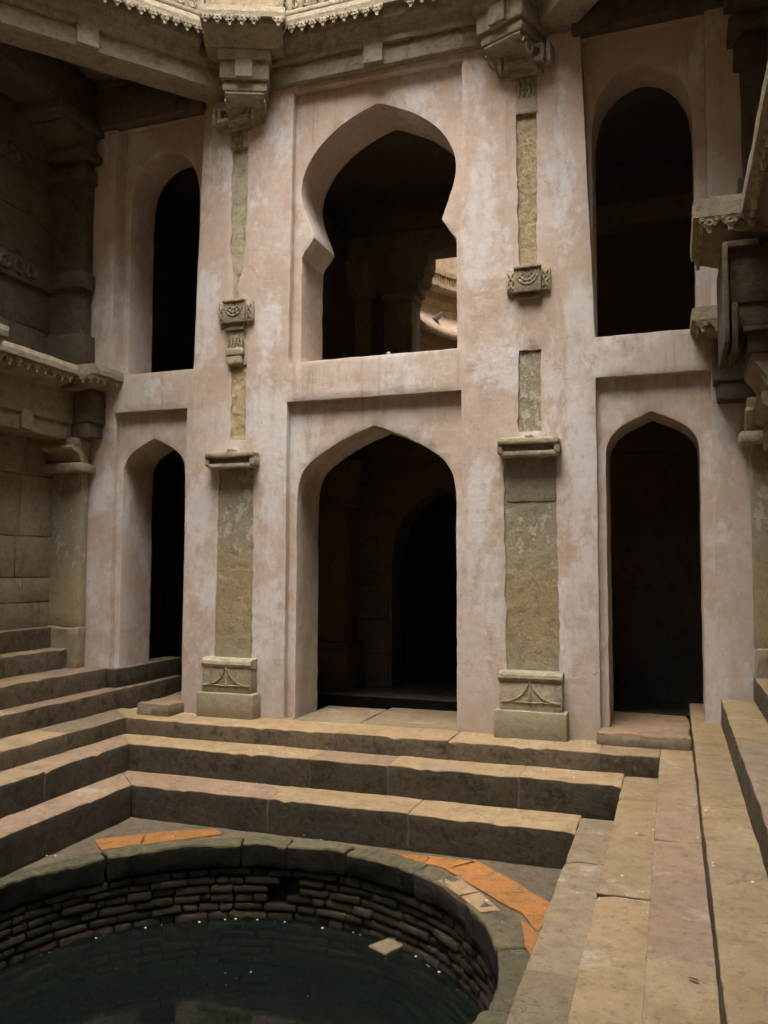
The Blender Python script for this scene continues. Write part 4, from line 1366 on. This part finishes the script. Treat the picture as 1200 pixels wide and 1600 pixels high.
# entrance passage where the viewer stands
fl = sbox('passage_floor', -6.6, 1.2, -5.0, -1.62, -0.3, 0.0, ['tread_a', 'riser'], None, seg=1.0, amp=0.0)
tag(fl, 'stone floor of the entrance passage', 'floor', kind='structure')
c = sbox('passage_ceiling', -7.0, 1.5, -3.1, 0.0, 7.0, 7.15, ['block'], None, seg=1.0, amp=0.0)
tag(c, 'stone ceiling slab where the passage meets the shaft', 'ceiling', kind='structure')
cor = empty('passage_walls', 'stone walls of the entrance passage behind the viewer', 'wall', kind='structure')
for x in (-6.75, 1.30):
    sbox('passage_wall', x - 0.15, x + 0.15, -24.2, -1.62, -0.3, 13.58, ['block'], cor, seg=2.0, amp=0.0)
sbox('passage_wall', -6.6, 1.15, -3.4, -3.1, 7.05, 13.58, ['block'], cor, seg=2.0, amp=0.0)
sbox('passage_wall', -6.6, 1.15, -24.6, -24.2, 9.0, 13.58, ['block'], cor, seg=2.0, amp=0.0)
V, F = [], []
n_st = 68
for i in range(n_st + 1):
    y, z = -5.0 - i * 0.28, i * 0.20
    for (yy, zz) in ((y, z - 0.2), (y, z)):
        V += [(-6.6, yy, zz), (1.15, yy, zz)]
for i in range(2 * n_st + 1):
    F.append((2 * i, 2 * i + 1, 2 * i + 3, 2 * i + 2))
o = mesh_obj('entrance_stairs', V, F, ['tread_a'])
tag(o, 'long flight of stone stairs coming down the entrance passage', 'stairs', kind='structure')

# ------------------------------------------------------------------ rooms behind the arcade
fl = sbox('lower_room_floor', -7.2, 1.6, 9.38, 10.72, -0.4, 0.0, ['dim', 'soot'], None, seg=0.6, amp=0.004)  # front face painted black as the shade of the gap
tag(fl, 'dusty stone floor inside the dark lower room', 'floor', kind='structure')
fl = sbox('trench_floor', -7.2, 1.6, 8.30, 9.40, -0.9, -0.7, ['soot', 'soot'], None, seg=0.6, amp=0.004)  # black all over, painted as an unlit gap
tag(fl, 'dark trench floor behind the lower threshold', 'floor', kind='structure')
fl = sbox('upper_room_floor', -7.2, 1.6, 8.36, 11.6, 3.25, 3.60, ['dim', 'dim'], None, seg=0.8, amp=0.004)
tag(fl, 'stone floor slab between the two dark rooms', 'floor', kind='structure')
c = sbox('upper_room_ceiling', -7.2, 1.6, 8.36, 11.6, 6.75, 6.95, ['dim', 'dim'], None, seg=0.8, amp=0.0)
tag(c, 'dark stone ceiling of the upper room', 'ceiling', kind='structure')
for x, nm in ((-7.0, 'left'), (1.3, 'right')):
    c = sbox('room_end_wall', x - 0.15, x + 0.15, 8.36, 11.6, -0.9, 6.9, ['dim'], None, seg=0.8, amp=0.0)
    tag(c, 'dark stone end wall of the inner rooms on the ' + nm, 'wall', kind='structure')
# lower inner wall with its own pointed arch
iw = empty('inner_wall', 'dark inner stone wall with a pointed arch behind the lower central arch', 'wall')
il = arch_loop(-2.72, [(0, 2.50), (0.05, 2.49), (0.3, 2.39), (0.5, 2.22), (0.62, 2.0), (0.69, 1.7), (0.70, 1.5)], -0.03)
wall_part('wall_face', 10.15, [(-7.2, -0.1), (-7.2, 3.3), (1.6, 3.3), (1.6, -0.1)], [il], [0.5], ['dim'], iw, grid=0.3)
mesh_obj('rear_wall', [(-7.2, 10.70, -0.1), (1.6, 10.70, -0.1), (1.6, 10.70, 3.3), (-7.2, 10.70, 3.3)], [(0, 1, 2, 3)], ['soot'], iw)  # black sheet painted as the unlit space behind the inner arch
rows = [0.0, 0.42, 0.86, 1.3, 1.8, 2.3, 2.8, 3.25]
for r in range(7):
    for (xa, xb) in ((-5.2, -4.5), (-4.49, -3.95), (-3.94, -3.45)):
        if xb > -3.5 and rows[r + 1] > 1.5:
            xb -= 0.15 if rows[r + 1] < 2.4 else 0.4
        sbox('wall_block', xa + 0.01 * (r % 2), xb - 0.006, 10.11, 10.2, rows[r] + 0.005, rows[r + 1] - 0.005, ['dim'], iw, amp=0.006, seg=0.2)
sbox('lintel', -7.0, 1.4, 9.9, 10.16, 2.86, 3.24, ['dim'], iw, amp=0.006, seg=0.4)


def pillar(x, y, z0, z1, w, label, mat='block', bracket=True):
    p = empty('pillar', label, 'pillar', 'pillars of the inner rooms')
    bs = sbox('base', x - w * 0.75, x + w * 0.75, y - w * 0.75, y + w * 0.75, z0, z0 + 0.24, [mat], p, amp=0.005)
    sbox('base_die', x - w * 0.64, x + w * 0.64, y - w * 0.64, y + w * 0.64, z0 + 0.235, z0 + 0.50, [mat], bs, amp=0.005)
    sbox('base_roll', x - w * 0.69, x + w * 0.69, y - w * 0.69, y + w * 0.69, z0 + 0.495, z0 + 0.60, [mat], bs, b=0.04, amp=0.004)
    sbox('shaft', x - w * 0.5, x + w * 0.5, y - w * 0.5, y + w * 0.5, z0 + 0.59, z1 - 0.66, [mat], p, amp=0.006, seg=0.2)
    cp = sbox('capital', x - w * 0.56, x + w * 0.56, y - w * 0.56, y + w * 0.56, z1 - 0.67, z1 - 0.57, [mat], p, b=0.02, amp=0.004)
    if bracket:
        for s in (-1, 1):
            f = Frame((x, y), (0, 1), (s, 0))
            profile_run('bracket_arm', f, -w * 0.5, w * 0.5, [(0, z1 - 0.58), (w * 0.60, z1 - 0.58), (w * 0.70, z1 - 0.55), (w * 0.72, z1 - 0.44), (w * 0.86, z1 - 0.41), (w * 0.93, z1 - 0.36), (w * 0.93, z1 - 0.26), (w * 1.02, z1 - 0.22), (w * 1.06, z1 - 0.10), (w * 1.06, z1), (0, z1)], [mat], cp, 0.1, 0.002)
    return p


pillar(-4.06, 9.82, 0.0, 2.86, 0.40, 'dark pillar with moulded base just inside the lower central arch', 'dim')
pillar(-3.62, 11.2, 3.6, 5.98, 0.42, 'dark bracketed pillar beside the sunlit opening in the upper room')  # paler stone here and on its twin: light from the shaft painted in
pillar(-4.16, 11.15, 3.6, 5.98, 0.26, 'dark pillar doubled beside the one at the sunlit opening')
pillar(-4.55, 9.6, 3.6, 5.98, 0.32, 'dark pillar in the shade just inside the upper central arch', 'dim')
ub = empty('upper_room_beam', 'dark stone beam spanning the opening behind the upper room', 'beam')
sbox('beam', -7.0, 1.4, 11.0, 11.4, 5.98, 6.30, ['block'], ub, amp=0.006, seg=0.4)  # paler than the fascia, carrying the shaft light in its colour
sbox('beam_fascia', -7.0, 1.4, 10.94, 11.3, 6.29, 6.8, ['dim'], ub, amp=0.006, seg=0.4)
for xa, xb in ((-7.0, -3.66), (-1.8, 1.4)):
    sbox('infill_wall', xa, xb, 11.25, 11.5, 3.5, 6.0, ['dim'], ub, amp=0.006, seg=0.4)
sbox('cross_beam', -4.75, -4.40, 8.4, 11.05, 5.98, 6.34, ['dim'], ub, amp=0.006, seg=0.4)

# ------------------------------------------------------------------ the round shaft behind
rs = empty('round_shaft', 'sunlit curved sandstone wall seen through the upper arch', 'shaft', loc=(0, 0, 0))


def arc_run(name, a0, a1, prof, mat, parent, step=4.0, r_off=0.0):
    k = max(2, int(abs(a1 - a0) / step))
    V, F = [], []
    m = len(prof)
    for i in range(k + 1):
        a = R_(a0 + (a1 - a0) * i / k)
        for (d, z) in prof:
            r = SR - d
            w = Vector((SC[0] + r * math.cos(a), SC[1] + r * math.sin(a), z))
            V.append(w + n3v(w, 3.0) * 0.006)
    for i in range(k):
        for j in range(m):
            F.append((i * m + j, i * m + (j + 1) % m, (i + 1) * m + (j + 1) % m, (i + 1) * m + j))
    F.append(tuple(range(m)))
    F.append(tuple(k * m + j for j in range(m - 1, -1, -1)))
    o = mesh_obj(name, V, F, [mat], parent)
    bm = bmesh.new()
    bm.from_mesh(o.data)
    bmesh.ops.recalc_face_normals(bm, faces=bm.faces)
    bm.to_mesh(o.data)
    bm.free()
    return o


V, F = [], []
for i in range(73):
    a = R_(i * 5)
    for z in (-3.4, 13.7):
        V.append((SC[0] + (SR + 0.08) * math.cos(a), SC[1] + (SR + 0.08) * math.sin(a), z))
for i in range(72):
    am = (i * 5 + 2.5) % 360
    if 205 < am < 335:
        continue            # open towards the rooms below the beam
    F.append((2 * i, 2 * i + 1, 2 * i + 3, 2 * i + 2))
mesh_obj('shaft_core', V, F, ['shaftw'], rs)
V, F = [], []
for i in range(28):
    a = R_(200 + i * 5)
    for z in (6.6, 13.7):
        V.append((SC[0] + (SR + 0.05) * math.cos(a), SC[1] + (SR + 0.05) * math.sin(a), z))
for i in range(27):
    F.append((2 * i, 2 * i + 1, 2 * i + 3, 2 * i + 2))
mesh_obj('shaft_front', V, F, ['shaftw'], rs)
V2 = [(v[0], v[1], -3.4 if v[2] < 7 else 3.55) for v in V]
mesh_obj('shaft_front', V2, F, ['shaftw'], rs)
ZE = 5.77
rows = [4.3, 4.8, 5.2, 5.63]
for r in range(3):
    a = 100 + 7 * r
    while a < 178:
        da = random.uniform(10, 19)
        arc_run('shaft_block', a + 0.08, a + da - 0.08, [(-0.05, rows[r] + 0.004), (0.02, rows[r] + 0.004), (0.02, rows[r + 1] - 0.004), (-0.05, rows[r + 1] - 0.004)], 'shaftw', rs)
        a += da
rows = [6.14, 6.34, 6.50, 6.62]
for r in range(3):
    a = 98 + 5 * r
    while a < 178:
        da = random.uniform(9, 18)
        arc_run('shaft_block', a + 0.08, a + da - 0.08, [(-0.05, rows[r] + 0.004), (0.02 + 0.004 * r, rows[r] + 0.004), (0.02 + 0.004 * r, rows[r + 1] - 0.004), (-0.05, rows[r + 1] - 0.004)], 'shaftw', rs)
        a += da
arc_run('sloping_eave', 90, 182, [(-0.05, ZE + 0.42), (0.02, ZE + 0.42), (0.36, ZE + 0.07), (0.385, ZE), (0.30, ZE - 0.01), (-0.05, ZE + 0.02)], 'shaftpink', rs)
arc_run('eave_moulding', 90, 182, [(-0.05, ZE - 0.20), (0.10, ZE - 0.20), (0.14, ZE - 0.15), (0.15, ZE), (-0.05, ZE + 0.03)], 'shaftw', rs)
PEND2 = pendant_mesh('eave_pendant', 0.105, 0.11, 0.03, 'shaftw')
for i in range(46):
    a = R_(100 + i * 1.62 + 0.8)
    r = SR - 0.365
    o = bpy.data.objects.new('pendant', PEND2)
    nx, ny = -math.cos(a), -math.sin(a)
    tx, ty = ny, -nx
    o.matrix_world = Matrix(((-tx * 0.62, -nx, 0, SC[0] + r * math.cos(a)), (-ty * 0.62, -ny, 0, SC[1] + r * math.sin(a)), (0, 0, 1, ZE + 0.005), (0, 0, 0, 1)))
    link(o, rs)
arc_run('upper_ledge', 90, 182, [(-0.05, 6.62), (0.20, 6.64), (0.24, 6.67), (0.24, 6.73), (-0.05, 6.73)], 'shaftw', rs)
for i in range(46):
    a = R_(100 + i * 1.62)
    r = SR - 0.22
    o = bpy.data.objects.new('pendant', PEND2)
    nx, ny = -math.cos(a), -math.sin(a)
    tx, ty = ny, -nx
    o.matrix_world = Matrix(((-tx * 0.62, -nx, 0, SC[0] + r * math.cos(a)), (-ty * 0.62, -ny, 0, SC[1] + r * math.sin(a)), (0, 0, 0.7, 6.675), (0, 0, 0, 1)))
    link(o, rs)
for i in range(52):
    a0 = 100 + i * 1.45
    arc_run('baluster', a0, a0 + 0.8, [(0.10, 6.73), (0.18, 6.73), (0.18, 6.91), (0.10, 6.91)], 'shaftw', rs, 1.0)
arc_run('balustrade_back', 90, 182, [(-0.05, 6.71), (0.09, 6.71), (0.09, 7.0), (-0.05, 7.0)], 'shaftw', rs)
arc_run('balustrade_rail', 90, 182, [(-0.05, 6.91), (0.20, 6.91), (0.20, 7.0), (-0.05, 7.0)], 'shaftw', rs)

# ------------------------------------------------------------------ pigeons
def pigeon(loc, heading, label, s=1.0, crouch=1.0):
    root = empty('pigeon', label, 'pigeon', 'pigeons', loc=loc)
    root.rotation_euler = (0, 0, heading)
    root.scale = (s, s, s * crouch)
    # body of revolution-like rings along x: tail (-) to head (+); (x, z centre, half width, half height)
    ring = [(-0.150, 0.078, 0.004, 0.003), (-0.145, 0.078, 0.024, 0.006), (-0.10, 0.083, 0.028, 0.012), (-0.06, 0.092, 0.042, 0.034), (-0.02, 0.095, 0.054, 0.050), (0.03, 0.104, 0.056, 0.056),
            (0.065, 0.122, 0.046, 0.050), (0.086, 0.146, 0.030, 0.034), (0.094, 0.168, 0.024, 0.026), (0.104, 0.186, 0.023, 0.024), (0.122, 0.190, 0.018, 0.019), (0.134, 0.187, 0.009, 0.010), (0.140, 0.184, 0.002, 0.002)]
    V, F = [], []
    k = 10
    for (x, z, w, h) in ring:
        for i in range(k):
            a = 2 * math.pi * i / k
            V.append((x, w * math.cos(a), z + h * math.sin(a)))
    for r in range(len(ring) - 1):
        for i in range(k):
            F.append((r * k + i, r * k + (i + 1) % k, (r + 1) * k + (i + 1) % k, (r + 1) * k + i))
    mesh_obj('body', V, F, ['pig_body'], root, None, True)
    for sy in (-1, 1):
        Vw = []
        for t in range(7):
            x = 0.05 - t * 0.033
            hh = 0.034 * math.sin(math.pi * (0.18 + 0.78 * (1 - t / 6.5)))
            wy = 0.055 * math.sqrt(max(0.02, 1 - ((x + 0.0) / 0.17) ** 2))
            for dz, dy in ((hh, -0.012), (0.0, 0.004), (-hh * 0.6, -0.006)):
                Vw.append((x, sy * (wy + dy), 0.105 + dz - t * 0.003))
        Fw = []
        for t in range(6):
            for j in range(2):
                Fw.append((t * 3 + j, t * 3 + j + 1, t * 3 + j + 4, t * 3 + j + 3))
        mesh_obj('wing', Vw, Fw, ['pig_dark'], root, None, True)
        tube('leg', [(0.01, sy * 0.02, 0.055), (0.008, sy * 0.02, 0.02), (0.0, sy * 0.02, 0.0), (0.03, sy * 0.02, 0.0)], 0.005, 'pig_dark', root, 5)
    tube('beak', [(0.136, 0, 0.186), (0.148, 0, 0.183), (0.158, 0, 0.179)], 0.004, 'pig_dark', root, 4)


def on_eave(deg, d):
    a = R_(deg)
    z = ZE + 0.42 - (d - 0.02) / 0.34 * 0.35
    return (SC[0] + (SR - d) * math.cos(a), SC[1] + (SR - d) * math.sin(a), z)


pigeon(on_eave(157.0, 0.22), R_(-38), 'grey pigeon facing right on the sloping eave of the sunlit shaft', 1.15, 0.62)
pigeon(on_eave(139.0, 0.25), R_(160), 'grey pigeon half hidden by the jamb, on the sloping eave', 1.15, 0.62)
pigeon((-2.70, 8.20, 3.62), R_(200), 'pale pigeon whose back just shows above the sill of the central window', 0.85)

# ------------------------------------------------------------------ small things lying about
V, F = [], []


def fleck(x, y, z, r):
    n = 5
    b = len(V)
    an = random.uniform(0, 6)
    asp = random.uniform(0.4, 1.0)
    for i in range(n):
        a = an + 2 * math.pi * i / n
        V.append((x + r * math.cos(a), y + r * asp * math.sin(a), z + 0.002))
    V.append((x, y, z + 0.004 + r * 0.35))
    for i in range(n):
        F.append((b + i, b + (i + 1) % n, b + n))


def rx(k, nxt, xs, sg):
    return xs[k] + sg * 0.015, xs[nxt] - sg * 0.01


for i in range(46):
    side = random.random()
    n_in = random.choice([1, 2, 3, 5, 8, 12])
    if side < 0.30:
        k = random.choice('gfedc')
        nx = order[order.index(k) + 1]
        bx0, bx1, by0, by1, zz = RX[k] + 0.02, RX[nx] - 0.02, 2.0, 6.3, LZ[k]
    elif side < 0.55:
        k = random.choice('gfedcb')
        nx = order[order.index(k) + 1]
        bx0, bx1, by0, by1, zz = LX[nx] + 0.02, LX[k] - 0.02, 3.5, 6.3, LZ[k]
    elif side < 0.85:
        k = random.choice('gfe')
        bx0, bx1, by0, by1, zz = LX[k], RX[k], BY[k] + 0.02, {'g': BY['f'], 'f': BY['e'], 'e': 7.65}[k] - 0.02, LZ[k]
    else:
        an = R_(random.uniform(20, 170))
        rr = random.uniform(1.86, 2.1)
        fleck(CX + rr * math.cos(an), CY + rr * math.sin(an), ZP + 0.014, random.choice([0.004, 0.006, 0.010]))
        continue
    cx_, cy_ = random.uniform(bx0, bx1), random.uniform(by0, by1)
    for q in range(n_in):
        x = min(max(cx_ + random.gauss(0, 0.12), bx0), bx1)
        y = min(max(cy_ + random.gauss(0, 0.12), by0), by1)
        fleck(x, y, zz + 0.004, random.choice([0.002, 0.003, 0.003, 0.004, 0.006, 0.009]))
for i in range(34):
    a = R_(random.uniform(25, 165))
    rr = 1.815 - abs(random.gauss(0, 0.02)) if i < 24 else random.uniform(0.3, 1.75)
    fleck(CX + rr * math.cos(a), CY + rr * math.sin(a), ZW + 0.001, random.choice([0.004, 0.006, 0.009, 0.012]) if i < 24 else 0.005)
lit = mesh_obj('droppings_flecks', V, F, ['white'])
tag(lit, 'white flecks of bird droppings and lime scattered over steps and rim', 'flecks', kind='stuff')

Vl = [(0, 0, 0.003), (0.03, 0.012, 0.008), (0.07, 0.016, 0.010), (0.11, 0.0, 0.004), (0.07, -0.016, 0.010), (0.03, -0.012, 0.008), (0.055, 0, 0.004)]
Fl = [(0, 1, 6), (1, 2, 6), (2, 3, 6), (3, 4, 6), (4, 5, 6), (5, 0, 6)]
for (x, y, z, a, lab) in [(-0.245, 5.62, -0.165, 0.2, 'dark dry leaf on the second right hand step'), (-5.12, 5.75, -0.165, 0.6, 'tiny dark leaf on the left steps'), (0.02, 3.42, 0.0, -0.5, 'small dark twig on the right hand platform')]:
    o = mesh_obj('dry_leaf', [Vector(v) * 0.5 for v in Vl], Fl, ['leaf'])
    o.location = (x, y, z + 0.008)
    o.rotation_euler = (0, 0, a)
    tag(o, lab, 'leaf', 'fallen leaves')
